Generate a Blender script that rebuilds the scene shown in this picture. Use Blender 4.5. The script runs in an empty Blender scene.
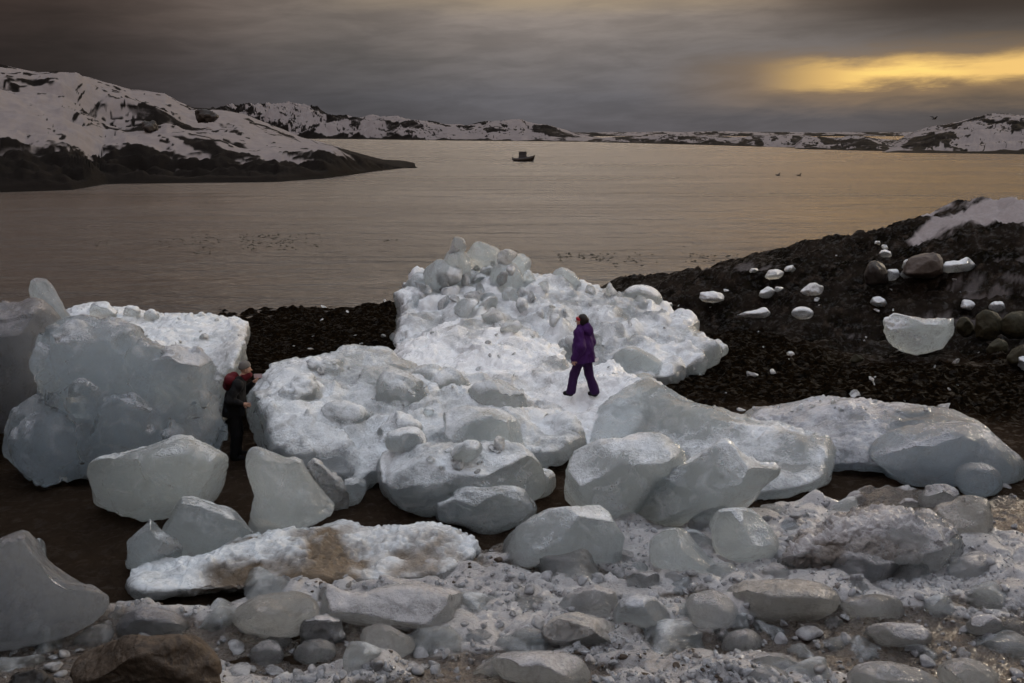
import bpy, math, random
import numpy as np

random.seed(7)
RNG = np.random.default_rng(7)
SC = bpy.context.scene
R_ = math.radians

# ------------------------------------------------------------------ camera
H = 7.5                      # lens height over the sea
PITCH = R_(11.72)
FPX = 1024 * 35.0 / 36.0
cd = bpy.data.cameras.new('camera')
cd.lens = 35.0; cd.sensor_width = 36.0; cd.clip_start = 0.1; cd.clip_end = 30000
cam = bpy.data.objects.new('camera', cd)
SC.collection.objects.link(cam)
cam.location = (0, 0, H)
cam.rotation_euler = (math.pi / 2 - PITCH, 0, 0)
SC.camera = cam

# ------------------------------------------------------------------ world, sun, exposure
SUN_EL, SUN_AZ = R_(16), R_(48)          # behind the clouds, ahead and to the right
W = bpy.data.worlds.new('World'); SC.world = W; W.use_nodes = True
wn, wl = W.node_tree.nodes, W.node_tree.links
wn.clear()


def nd(nodes, t, **kw):
    n = nodes.new(t)
    for k, v in kw.items():
        if k.startswith('i_'):
            n.inputs[k[2:].replace('_', ' ')].default_value = v
        else:
            setattr(n, k, v)
    return n


def mth(nodes, links, op, a, b=None, c=None, clamp=False):
    n = nodes.new('ShaderNodeMath'); n.operation = op; n.use_clamp = clamp
    for i, v in enumerate((a, b, c)):
        if v is None: continue
        if isinstance(v, (int, float)): n.inputs[i].default_value = v
        else: links.new(v, n.inputs[i])
    return n.outputs[0]


def sstep(nodes, links, x, a, b):
    n = nodes.new('ShaderNodeMapRange'); n.interpolation_type = 'SMOOTHSTEP'
    links.new(x, n.inputs[0]); n.inputs[1].default_value = a; n.inputs[2].default_value = b
    return n.outputs[0]


def mixc(nodes, links, f, a, b, mode='MIX'):
    n = nodes.new('ShaderNodeMix'); n.data_type = 'RGBA'; n.blend_type = mode
    if isinstance(f, (int, float)): n.inputs[0].default_value = f
    else: links.new(f, n.inputs[0])
    for s, v in ((6, a), (7, b)):
        if isinstance(v, tuple): n.inputs[s].default_value = (*v[:3], 1)
        else: links.new(v, n.inputs[s])
    return n.outputs[2]


def ramp(nodes, links, x, stops, interp='EASE'):
    n = nodes.new('ShaderNodeValToRGB'); cr = n.color_ramp; cr.interpolation = interp
    while len(cr.elements) < len(stops): cr.elements.new(0.5)
    for e, (p, c) in zip(cr.elements, stops):
        e.position = p; e.color = (*c, 1) if isinstance(c, tuple) else (c, c, c, 1)
    links.new(x, n.inputs[0])
    return n.outputs[0]


tc = nd(wn, 'ShaderNodeTexCoord')
sep = nd(wn, 'ShaderNodeSeparateXYZ'); wl.new(tc.outputs['Generated'], sep.inputs[0])
DEG = 180 / math.pi
el = mth(wn, wl, 'MULTIPLY', mth(wn, wl, 'ARCSINE', sep.outputs[2]), DEG)
az = mth(wn, wl, 'MULTIPLY', mth(wn, wl, 'ARCTAN2', sep.outputs[0], sep.outputs[1]), DEG)
# streaky cloud texture, stretched along the horizon
cmb = nd(wn, 'ShaderNodeCombineXYZ')
wl.new(mth(wn, wl, 'MULTIPLY', az, 0.075), cmb.inputs[0])
tilt = mth(wn, wl, 'ADD', el, mth(wn, wl, 'MULTIPLY', az, -0.03))
wl.new(mth(wn, wl, 'MULTIPLY', tilt, 0.42), cmb.inputs[1])
nz1 = nd(wn, 'ShaderNodeTexNoise', i_Scale=1.0, i_Detail=6.0, i_Roughness=0.55, i_Distortion=0.4)
wl.new(cmb.outputs[0], nz1.inputs['Vector'])
nzb = nd(wn, 'ShaderNodeTexNoise', i_Scale=2.6, i_Detail=6.0, i_Roughness=0.6, i_Distortion=0.3)
wl.new(cmb.outputs[0], nzb.inputs['Vector'])
st = nz1.outputs[0]
# cloud deck: dark band low on the horizon, thinner and brighter cloud high up
t = mth(wn, wl, 'DIVIDE', mth(wn, wl, 'ADD', el, mth(wn, wl, 'MULTIPLY', mth(wn, wl, 'SUBTRACT', st, 0.5), 2.0)), 90.0, clamp=True)
deck = ramp(wn, wl, t, [(0.0, (0.092, 0.088, 0.098)), (0.022, (0.116, 0.112, 0.124)), (0.048, (0.165, 0.147, 0.142)), (0.072, (0.25, 0.21, 0.185)), (0.09, (0.28, 0.23, 0.195)), (0.12, (1.42, 1.09, 0.80)), (0.30, (1.0, 0.91, 0.84)), (0.7, (0.89, 0.94, 1.03)), (1.0, (0.92, 0.98, 1.08))], 'LINEAR')
# streaks
deck = mixc(wn, wl, 1.0, deck, ramp(wn, wl, nzb.outputs[0], [(0.3, 0.86), (0.7, 1.14)], 'EASE'), 'MULTIPLY')
# heavier cloud to the left, to the far right and behind the camera
azl = ramp(wn, wl, mth(wn, wl, 'DIVIDE', mth(wn, wl, 'ADD', az, 180.0), 360.0),
           [(0.0, 0.86), (0.25, 0.18), (0.40, 0.085), (0.432, 0.13), (0.47, 0.58), (0.505, 1.0), (0.535, 0.90), (0.58, 0.50), (0.66, 0.45), (0.85, 0.80), (1.0, 0.86)], 'EASE')
rear = mth(wn, wl, 'SUBTRACT', 1.0, sstep(wn, wl, sep.outputs[1], -0.5, 0.1))
deck = mixc(wn, wl, rear, deck, mixc(wn, wl, 1.0, deck, (0.93, 1.02, 1.17), 'MULTIPLY'))
hi = sstep(wn, wl, el, 25.0, 62.0)
azl = mixc(wn, wl, hi, azl, (1.0, 1.0, 1.0))
deck = mixc(wn, wl, 1.0, deck, azl, 'MULTIPLY')
lw = mth(wn, wl, 'SUBTRACT', 1.0, sstep(wn, wl, az, -34.0, -8.0))
deck = mixc(wn, wl, mth(wn, wl, 'MULTIPLY', lw, mth(wn, wl, 'SUBTRACT', 1.0, hi)), deck, mixc(wn, wl, 1.0, deck, (1.22, 0.93, 0.88), 'MULTIPLY'))
rdark = mth(wn, wl, 'MULTIPLY', mth(wn, wl, 'MULTIPLY', sstep(wn, wl, az, 8.0, 23.0), sstep(wn, wl, el, 4.0, 6.5)), mth(wn, wl, 'SUBTRACT', 1.0, sstep(wn, wl, el, 8.0, 11.0)))
deck = mixc(wn, wl, mth(wn, wl, 'MULTIPLY', rdark, 0.95), deck, (0.030, 0.022, 0.020))
warm = mth(wn, wl, 'MULTIPLY', sstep(wn, wl, az, 2.0, 24.0), mth(wn, wl, 'MULTIPLY', sstep(wn, wl, el, 5.5, 9.0), mth(wn, wl, 'SUBTRACT', 1.0, sstep(wn, wl, el, 20.0, 40.0))))
deck = mixc(wn, wl, warm, deck, mixc(wn, wl, 1.0, deck, (1.12, 0.84, 0.50), 'MULTIPLY'))
# the break in the clouds, low on the right: a bright core and a wider dim glow, crossed by cloud bars
wob = mth(wn, wl, 'MULTIPLY', mth(wn, wl, 'SUBTRACT', nzb.outputs[0], 0.5), 1.7)
wob = mth(wn, wl, 'ADD', wob, mth(wn, wl, 'MULTIPLY', mth(wn, wl, 'SUBTRACT', st, 0.5), 0.8))
gc = mth(wn, wl, 'ADD', mth(wn, wl, 'SUBTRACT', el, mth(wn, wl, 'ADD', 3.0, mth(wn, wl, 'MULTIPLY', mth(wn, wl, 'SUBTRACT', az, 20.0), 0.03))), wob)


def band(c, lo0, lo1, hi0, hi1, a0, a1, a2, a3):
    v = mth(wn, wl, 'MULTIPLY', sstep(wn, wl, c, lo0, lo1), mth(wn, wl, 'SUBTRACT', 1.0, sstep(wn, wl, c, hi0, hi1)))
    h_ = mth(wn, wl, 'MULTIPLY', sstep(wn, wl, az, a0, a1), mth(wn, wl, 'SUBTRACT', 1.0, sstep(wn, wl, az, a2, a3)))
    return mth(wn, wl, 'MULTIPLY', v, h_)


wide = band(gc, -2.2, -0.1, 0.2, 2.2, 6.0, 20.0, 36.0, 70.0)
core = band(gc, -0.8, -0.05, 0.2, 1.25, 12.5, 19.5, 31.0, 55.0)
deck = mixc(wn, wl, mth(wn, wl, 'MULTIPLY', wide, 0.75), deck, (0.30, 0.185, 0.085))
deck = mixc(wn, wl, mth(wn, wl, "MULTIPLY", core, 0.95), deck, (0.84, 0.53, 0.17))
hot = band(gc, -0.35, 0.1, 0.1, 0.6, 17.0, 20.0, 22.0, 25.0)
deck = mixc(wn, wl, mth(wn, wl, 'MULTIPLY', hot, 0.6), deck, (1.0, 0.72, 0.20))
# fainter warm streaks higher up
g2 = mth(wn, wl, 'MULTIPLY', sstep(wn, wl, mth(wn, wl, 'ADD', el, mth(wn, wl, 'MULTIPLY', wob, 0.8)), 6.1, 7.6),
         mth(wn, wl, 'MULTIPLY', sstep(wn, wl, az, -14.0, 2.0), mth(wn, wl, 'SUBTRACT', 1.0, sstep(wn, wl, az, 8.0, 17.0))))
g2 = mth(wn, wl, 'MULTIPLY', g2, mth(wn, wl, 'SUBTRACT', 1.0, sstep(wn, wl, el, 8.5, 13.0)))
deck = mixc(wn, wl, mth(wn, wl, 'MULTIPLY', g2, 0.55), deck, (0.36, 0.27, 0.15))
sky = nd(wn, 'ShaderNodeTexSky', sky_type='NISHITA', sun_disc=False, sun_elevation=SUN_EL, sun_rotation=SUN_AZ)
deck10 = mixc(wn, wl, 1.0, deck, (10.0, 10.0, 10.0), 'MULTIPLY')
skyc = mixc(wn, wl, 0.99, sky.outputs[0], deck10)
bg = nd(wn, 'ShaderNodeBackground'); bg.inputs['Strength'].default_value = 0.10
wl.new(skyc, bg.inputs['Color'])
wo = nd(wn, 'ShaderNodeOutputWorld'); wl.new(bg.outputs[0], wo.inputs['Surface'])

sd = bpy.data.lights.new('sun', 'SUN'); sd.energy = 0.8; sd.angle = R_(10); sd.color = (1.0, 0.86, 0.68)
sun = bpy.data.objects.new('sun', sd); SC.collection.objects.link(sun)
# shines from azimuth SUN_AZ (clockwise from +Y), elevation SUN_EL
sun.rotation_euler = (math.pi / 2 - SUN_EL, 0, math.pi - SUN_AZ)
sun.location = (30, 60, 40)

SC.view_settings.view_transform = 'Standard'
try: SC.view_settings.look = 'None'
except Exception: pass
SC.view_settings.gamma = 1.0
SC.view_settings.use_curve_mapping = False
SC.view_settings.exposure = 0.15
SC.render.engine = 'CYCLES'
SC.cycles.use_denoising = True
SC.cycles.max_bounces = 8
SC.cycles.volume_bounces = 5
SC.cycles.transmission_bounces = 6
SC.cycles.use_adaptive_sampling = True
SC.cycles.adaptive_threshold = 0.05
SC.cycles.adaptive_min_samples = 16
SC.cycles.diffuse_bounces = 2
SC.cycles.glossy_bounces = 3

# ------------------------------------------------------------------ camera maths (for reading positions off the ground)
CP, SP = math.cos(PITCH), math.sin(PITCH)


def ray(px, py):
    a = (px - 512.0) / FPX; b = (341.5 - py) / FPX
    return np.array([a, CP + b * SP, -SP + b * CP])


def pt(px, py, Y):
    d = ray(px, py); k = Y / d[1]
    return np.array([d[0] * k, Y, H + d[2] * k])


def proj(X, Y, Z):
    zc = Y * CP - (Z - H) * SP
    return 512.0 + FPX * X / zc, 341.5 - FPX * (Y * SP + (Z - H) * CP) / zc


# ------------------------------------------------------------------ noise
def _h(i, j, k, s):
    with np.errstate(over='ignore'):
        x = (i.astype(np.uint32) * np.uint32(0x8da6b343)) ^ (j.astype(np.uint32) * np.uint32(0xd8163841)) ^ (k.astype(np.uint32) * np.uint32(0xcb1ab31f))
        x = x + np.uint32((s * 0x9E3779B1) & 0xffffffff)
        x ^= x >> np.uint32(15); x = x * np.uint32(0x2c1b3c6d); x ^= x >> np.uint32(12)
        x = x * np.uint32(0x297a2d39); x ^= x >> np.uint32(15)
    return x.astype(np.float32) * np.float32(1 / 4294967296.0)


def vn(x, y, z, s=0):
    xi, yi, zi = np.floor(x), np.floor(y), np.floor(z)
    fx, fy, fz = x - xi, y - yi, z - zi
    xi, yi, zi = xi.astype(np.int64), yi.astype(np.int64), zi.astype(np.int64)
    q = lambda f: f * f * f * (f * (f * 6 - 15) + 10)
    u, v, w = q(fx), q(fy), q(fz)
    r = 0
    for a in (0, 1):
        for b in (0, 1):
            for c in (0, 1):
                r = r + (u if a else 1 - u) * (v if b else 1 - v) * (w if c else 1 - w) * _h(xi + a, yi + b, zi + c, s)
    return r * 2 - 1


def fbm(x, y, z, s=0, o=4, g=0.5):
    r, a, f = 0, 1.0, 1.0
    for i in range(o):
        r = r + a * vn(x * f, y * f, z * f, s + 17 * i); a *= g; f *= 2.03
    return r


def wor(x, y, z, s=0):
    """distance to the nearest and second nearest feature point, and that point's own number"""
    xi, yi, zi = np.floor(x).astype(np.int64), np.floor(y).astype(np.int64), np.floor(z).astype(np.int64)
    d1 = np.full(x.shape, 9.0, np.float32); d2 = d1.copy(); idn = np.zeros(x.shape, np.float32)
    for a in (-1, 0, 1):
        for b in (-1, 0, 1):
            for c in (-1, 0, 1):
                i, j, k = xi + a, yi + b, zi + c
                dx = i + _h(i, j, k, s) - x; dy = j + _h(i, j, k, s + 1) - y; dz = k + _h(i, j, k, s + 2) - z
                d = np.sqrt(dx * dx + dy * dy + dz * dz).astype(np.float32)
                m = d < d1
                d2 = np.where(m, d1, np.minimum(d2, d)); d1 = np.where(m, d, d1)
                idn = np.where(m, _h(i, j, k, s + 3), idn)
    return d1, d2, idn


def facets(x, y, z, s=0):
    """tilted flat facets with broken steps between them, about -0.5 .. 0.5"""
    xi, yi, zi = np.floor(x).astype(np.int64), np.floor(y).astype(np.int64), np.floor(z).astype(np.int64)
    d1 = np.full(x.shape, 9.0, np.float32); out = np.zeros(x.shape, np.float32)
    for a in (-1, 0, 1):
        for b in (-1, 0, 1):
            for c in (-1, 0, 1):
                i, j, k = xi + a, yi + b, zi + c
                dx = x - i - _h(i, j, k, s); dy = y - j - _h(i, j, k, s + 1); dz = z - k - _h(i, j, k, s + 2)
                d = np.sqrt(dx * dx + dy * dy + dz * dz)
                v = .7 * (dx * (_h(i, j, k, s + 4) - .5) + dy * (_h(i, j, k, s + 5) - .5) + dz * (_h(i, j, k, s + 6) - .5)) * 2 + (_h(i, j, k, s + 7) - .5) * .7
                m = d < d1
                out = np.where(m, v, out); d1 = np.where(m, d, d1)
    return out


def wor2(x, y, s=0):
    xi, yi = np.floor(x).astype(np.int64), np.floor(y).astype(np.int64)
    z0 = np.zeros_like(xi)
    d1 = np.full(x.shape, 9.0, np.float32); d2 = d1.copy(); idn = np.zeros(x.shape, np.float32)
    for a in (-1, 0, 1):
        for b in (-1, 0, 1):
            i, j = xi + a, yi + b
            dx = i + _h(i, j, z0, s) - x; dy = j + _h(i, j, z0, s + 1) - y
            d = np.sqrt(dx * dx + dy * dy).astype(np.float32)
            m = d < d1
            d2 = np.where(m, d1, np.minimum(d2, d)); d1 = np.where(m, d, d1)
            idn = np.where(m, _h(i, j, z0, s + 3), idn)
    return d1, d2, idn


def smooth(x, a, b):
    t = np.clip((x - a) / (b - a), 0, 1); return t * t * (3 - 2 * t)


# ------------------------------------------------------------------ mesh building
COL = SC.collection


def mk(name, V, Q, mat=None, attrs=None, parent=None, shade=True):
    me = bpy.data.meshes.new(name)
    V = np.asarray(V, np.float32); Q = np.asarray(Q, np.int32)
    n, k = Q.shape
    me.vertices.add(len(V)); me.vertices.foreach_set('co', V.ravel())
    me.loops.add(n * k); me.loops.foreach_set('vertex_index', Q.ravel())
    me.polygons.add(n); me.polygons.foreach_set('loop_start', np.arange(0, n * k, k, dtype=np.int32))
    me.update(calc_edges=True)
    me.polygons.foreach_set('use_smooth', np.full(n, shade, bool))
    for a, v in (attrs or {}).items():
        at = me.attributes.new(a, 'FLOAT', 'POINT'); at.data.foreach_set('value', np.asarray(v, np.float32))
    if mat: me.materials.append(mat)
    o = bpy.data.objects.new(name, me); COL.objects.link(o)
    if parent: o.parent = parent
    return o


def tag(o, label=None, cat=None, group=None, kind=None):
    if label: o['label'] = label
    if cat: o['category'] = cat
    if group: o['group'] = group
    if kind: o['kind'] = kind
    return o


def empty(name, loc=(0, 0, 0), rz=0):
    o = bpy.data.objects.new(name, None); COL.objects.link(o)
    o.location = loc; o.rotation_euler = (0, 0, rz); o.empty_display_size = 0.2
    return o


def nets(F, org, h):
    """closed quad surface of F < 0 on a regular grid"""
    I = F < 0
    c = np.zeros(tuple(s - 1 for s in F.shape), np.uint8)
    for a in (0, 1):
        for b in (0, 1):
            for d in (0, 1):
                c += I[a:I.shape[0] - 1 + a, b:I.shape[1] - 1 + b, d:I.shape[2] - 1 + d]
    act = (c > 0) & (c < 8)
    ijk = np.argwhere(act)
    idx = np.full(act.shape, -1, np.int32); idx[act] = np.arange(len(ijk))
    P = np.zeros((len(ijk), 3), np.float64); N = np.zeros(len(ijk))
    cor = [(a, b, d) for a in (0, 1) for b in (0, 1) for d in (0, 1)]
    fv = {q: F[ijk[:, 0] + q[0], ijk[:, 1] + q[1], ijk[:, 2] + q[2]].astype(np.float64) for q in cor}
    for q in cor:
        for ax in range(3):
            if q[ax]: continue
            r = list(q); r[ax] = 1; r = tuple(r)
            f0, f1 = fv[q], fv[r]
            m = (f0 < 0) != (f1 < 0)
            t = np.where(m, f0 / np.where(m, f0 - f1, 1), 0)
            e = np.array(q, np.float64)[None, :].repeat(len(ijk), 0); e[:, ax] = t
            P += e * m[:, None]; N += m
    V = (ijk + P / N[:, None]) * h + org
    Qs = []
    for ax in range(3):
        b, d = [(1, 2), (2, 0), (0, 1)][ax]
        s0 = [slice(None)] * 3; s1 = [slice(None)] * 3
        s0[ax] = slice(0, -1); s1[ax] = slice(1, None)
        A, B = I[tuple(s0)], I[tuple(s1)]
        for flip, m in ((False, A & ~B), (True, ~A & B)):
            e = np.argwhere(m)
            e = e[(e[:, b] > 0) & (e[:, d] > 0) & (e[:, b] < act.shape[b]) & (e[:, d] < act.shape[d])]
            if not len(e): continue
            o = []
            for db, dd in ((1, 1), (0, 1), (0, 0), (1, 0)):
                w = e.copy(); w[:, b] -= db; w[:, d] -= dd
                o.append(idx[w[:, 0], w[:, 1], w[:, 2]])
            q = np.stack(o, 1)
            if flip: q = q[:, ::-1]
            Qs.append(q[(q >= 0).all(1)])
    return V, np.concatenate(Qs)


def vnormals(V, Q):
    a, b, c, d = (V[Q[:, i]] for i in range(4))
    n = np.cross(c - a, d - b)
    N = np.zeros_like(V)
    for i in range(4):
        for k in range(3):
            N[:, k] += np.bincount(Q[:, i], n[:, k], len(V))
    return N / (np.linalg.norm(N, axis=1, keepdims=True) + 1e-9)


def gridmesh(nu, nv):
    i = np.arange(nu * nv).reshape(nv, nu)
    return np.stack([i[:-1, :-1].ravel(), i[:-1, 1:].ravel(), i[1:, 1:].ravel(), i[1:, :-1].ravel()], 1)


# ------------------------------------------------------------------ the lie of the land
ZRX = np.array([-3, 2.0, 3.7, 5.4, 7.9, 9.8, 12.2, 14.3, 16.4, 18.1, 19.8, 21.6, 30, 60])
ZRZ = np.array([-.5, 0.3, 1.0, 1.45, 1.97, 2.35, 2.75, 3.4, 4.0, 4.5, 4.75, 4.9, 5.6, 8.0])


def ground(x, y):
    x = np.asarray(x, float); y = np.asarray(y, float)
    ys = np.interp(x, [-40, -20, -11, -5, 4, 40], [26, 33, 41, 46.5, 46, 50])
    b = np.clip(0.055 * (ys - y), -2.5, None)
    near = np.clip((9.6 - y) / 9.6, 0, 1.15)
    b = b + 4.0 * near ** 1.3
    zr = np.interp(x, ZRX, ZRZ)
    toe = np.interp(x, [0, 4, 8, 14, 24, 50], [40, 37, 32, 29.5, 25, 14])
    s = smooth(y, toe, 42.0) ** 0.85
    back = 1 - smooth(y, 43, 54)
    r = (np.maximum(zr - b, 0)) * s
    z = np.where(y < 43, b + r, (b + r + 3) * back - 3)
    # unseen rocky bluffs added on both sides of the cove to darken its edges
    dl = -x - 0.53 * np.maximum(y, -2) - 3.0
    z = z + 11.0 * smooth(dl, 0, 7) * (1 - smooth(y, 24, 34))
    dr = x - 0.53 * np.maximum(y, -2) - 3.5
    z = z + 7.0 * smooth(dr, 0, 9) * (1 - smooth(y, 34, 42))
    return z


def hit(px, py):
    d = ray(px, py)
    yy = np.linspace(6, 70, 3201)
    zz = H + d[2] / d[1] * yy
    g = ground(d[0] / d[1] * yy, yy)
    k = np.argmax(zz < g)
    if not (zz < g).any(): k = len(yy) - 1
    return np.array([d[0] / d[1] * yy[k], yy[k], g[k]])


# ------------------------------------------------------------------ materials
def new_mat(name):
    m = bpy.data.materials.new(name); m.use_nodes = True
    n, l = m.node_tree.nodes, m.node_tree.links
    p = n['Principled BSDF']
    return m, n, l, p


def attr(n, name):
    a = n.new('ShaderNodeAttribute'); a.attribute_name = name; return a.outputs['Fac']


def noise(n, l, scale, detail=4, rough=0.55, vec=None, dist=0.0):
    t = n.new('ShaderNodeTexNoise'); t.inputs['Scale'].default_value = scale; t.inputs['Detail'].default_value = detail
    t.inputs['Roughness'].default_value = rough; t.inputs['Distortion'].default_value = dist
    if vec is None:
        vec = n.new('ShaderNodeTexCoord').outputs['Object']
    l.new(vec, t.inputs['Vector'])
    return t.outputs[0]


def bump(n, l, hgt, dist, strength=1.0, nrm=None):
    b = n.new('ShaderNodeBump'); b.inputs['Distance'].default_value = dist; b.inputs['Strength'].default_value = strength
    l.new(hgt, b.inputs['Height'])
    if nrm is not None: l.new(nrm, b.inputs['Normal'])
    return b.outputs[0]


def simple(name, col, rough=0.6, var=0.15, scale=20, bmp=0.004, spec=0.5, metallic=0.0):
    m, n, l, p = new_mat(name)
    f = noise(n, l, scale, 5)
    c = mixc(n, l, f, tuple(v * (1 - var) for v in col), tuple(v * (1 + var) for v in col))
    l.new(c, p.inputs['Base Color']); p.inputs['Roughness'].default_value = rough
    p.inputs['Specular IOR Level'].default_value = spec; p.inputs['Metallic'].default_value = metallic
    if bmp: l.new(bump(n, l, f, bmp), p.inputs['Normal'])
    return m


def ice_material(name, clear=(0.80, 0.885, 0.925), frost=(0.80, 0.81, 0.80), dirt=(0.115, 0.083, 0.052), dens=2.2, cover=0.15, vol=True):
    """milky translucent ice: refracting wet skin, scattering inside, opaque melt crust and silt where the attributes say so"""
    m, n, l, p = new_mat(name)
    tcn = n.new('ShaderNodeTexCoord').outputs['Object']
    fr = attr(n, 'frost'); di = attr(n, 'dirt')
    cloud = noise(n, l, 1.7, 5, 0.6, tcn, 0.6)
    fine = noise(n, l, 26.0, 5, 0.65, tcn)
    gran = noise(n, l, 70.0, 3, 0.6, tcn)
    ff = mth(n, l, 'ADD', fr, mth(n, l, 'MULTIPLY', mth(n, l, 'SUBTRACT', fine, 0.5), 0.5), clamp=True)
    # healed cracks and milky veins
    vo = n.new('ShaderNodeTexVoronoi'); vo.feature = 'DISTANCE_TO_EDGE'; vo.inputs['Scale'].default_value = 1.15
    wv = n.new('ShaderNodeMix'); wv.data_type = 'RGBA'; wv.inputs[0].default_value = 0.22
    wn_ = n.new('ShaderNodeTexNoise'); wn_.inputs['Scale'].default_value = 1.4; wn_.inputs['Detail'].default_value = 4; l.new(tcn, wn_.inputs['Vector'])
    l.new(tcn, wv.inputs[6]); l.new(wn_.outputs['Color'], wv.inputs[7]); l.new(wv.outputs[2], vo.inputs['Vector'])
    crk = mth(n, l, 'MULTIPLY', mth(n, l, 'SUBTRACT', 1.0, sstep(n, l, vo.outputs['Distance'], 0.004, 0.035)), sstep(n, l, cloud, 0.40, 0.62))
    dd = mth(n, l, 'MULTIPLY', di, sstep(n, l, mth(n, l, 'ADD', noise(n, l, 11.0, 6, 0.7, tcn), mth(n, l, 'MULTIPLY', di, 0.35)), 0.40, 0.72), clamp=True)
    c2 = mixc(n, l, dd, frost, mixc(n, l, fine, tuple(v * 0.6 for v in dirt), tuple(v * 1.5 for v in dirt)))
    hg = mth(n, l, 'ADD', mth(n, l, 'MULTIPLY', gran, ff), mth(n, l, 'MULTIPLY', fine, mth(n, l, 'ADD', 0.15, ff)))
    nb = bump(n, l, hg, 0.022, 0.7)
    # opaque crust
    l.new(c2, p.inputs['Base Color']); p.inputs['IOR'].default_value = 1.31
    wet = noise(n, l, 6.0, 4, 0.6, tcn)
    l.new(mth(n, l, 'ADD', 0.10, mth(n, l, 'MULTIPLY', sstep(n, l, wet, 0.35, 0.65), 0.4)), p.inputs['Roughness'])
    l.new(nb, p.inputs['Normal'])
    gl = bump(n, l, noise(n, l, 38.0, 2, 0.5, tcn), 0.03, 1.0)
    p.inputs['Coat Weight'].default_value = 0.5; p.inputs['Coat Roughness'].default_value = 0.07; p.inputs['Coat IOR'].default_value = 1.33
    l.new(gl, p.inputs['Coat Normal'])
    # clear skin
    g = n.new('ShaderNodeBsdfPrincipled')
    g.inputs['Base Color'].default_value = (0.93, 0.985, 1.0, 1); g.inputs['Transmission Weight'].default_value = 1.0; g.inputs['IOR'].default_value = 1.31
    l.new(mth(n, l, 'ADD', 0.05, mth(n, l, 'MULTIPLY', sstep(n, l, wet, 0.38, 0.7), 0.22)), g.inputs['Roughness'])
    dim = noise(n, l, 6.5, 5, 0.55, tcn)
    l.new(bump(n, l, dim, 0.07, 0.8, nb), g.inputs['Normal'])
    haze = mth(n, l, 'MULTIPLY', mth(n, l, 'MULTIPLY', sstep(n, l, noise(n, l, 2.3, 6, 0.62, tcn, 1.2), 0.42, 0.74), sstep(n, l, fine, 0.30, 0.62)), 0.34)
    cov = mth(n, l, 'MAXIMUM', mth(n, l, 'MULTIPLY', crk, 0.22), mth(n, l, 'ADD', mth(n, l, 'MULTIPLY', sstep(n, l, ff, 0.10, 1.05), 0.92), mth(n, l, 'ADD', cover, haze)), clamp=True)
    cov = mth(n, l, 'MAXIMUM', cov, mth(n, l, 'MULTIPLY', dd, 0.95), clamp=True)
    mx = n.new('ShaderNodeMixShader'); l.new(cov, mx.inputs[0]); l.new(g.outputs[0], mx.inputs[1]); l.new(p.outputs[0], mx.inputs[2])
    out = n['Material Output']; l.new(mx.outputs[0], out.inputs['Surface'])
    if not vol: return m
    v = n.new('ShaderNodeVolumePrincipled')
    v.inputs['Color'].default_value = (*clear, 1); v.inputs['Density'].default_value = dens; v.inputs['Anisotropy'].default_value = 0.5
    l.new(v.outputs[0], out.inputs['Volume'])
    return m


ICE = ice_material('sea_ice', clear=(0.955, 0.988, 1.0), frost=(0.74, 0.775, 0.795), dens=1.8, cover=0.02)
CHIP = ice_material('broken_ice', frost=(0.46, 0.46, 0.47), cover=0.42, vol=False)
GLASSY = ice_material('clear_edge_shaded_ice', clear=(0.85, 0.905, 0.955), frost=(0.50, 0.515, 0.54), dens=1.7, cover=0.03)  # clear ice, its colour also darkened to carry the dimming towards the sides
EDGE_DARK = ice_material('edge_darkened_ice', clear=(0.70, 0.715, 0.75), frost=(0.26, 0.25, 0.255), dens=2.4, cover=0.05)  # ice with the dimming of the left edge painted into its colour
WHITE = ice_material('crusted_white_ice', clear=(0.945, 0.978, 0.994), frost=(0.88, 0.90, 0.905), dens=2.2, cover=0.10)
GREYICE = ice_material('dull_grey_ice', clear=(0.93, 0.938, 0.95), frost=(0.50, 0.48, 0.475), dens=2.2, cover=0.05)
DIRTY = ice_material('silty_ice', clear=(0.88, 0.87, 0.85), frost=(0.44, 0.41, 0.375), dens=2.4, cover=0.06)


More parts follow.
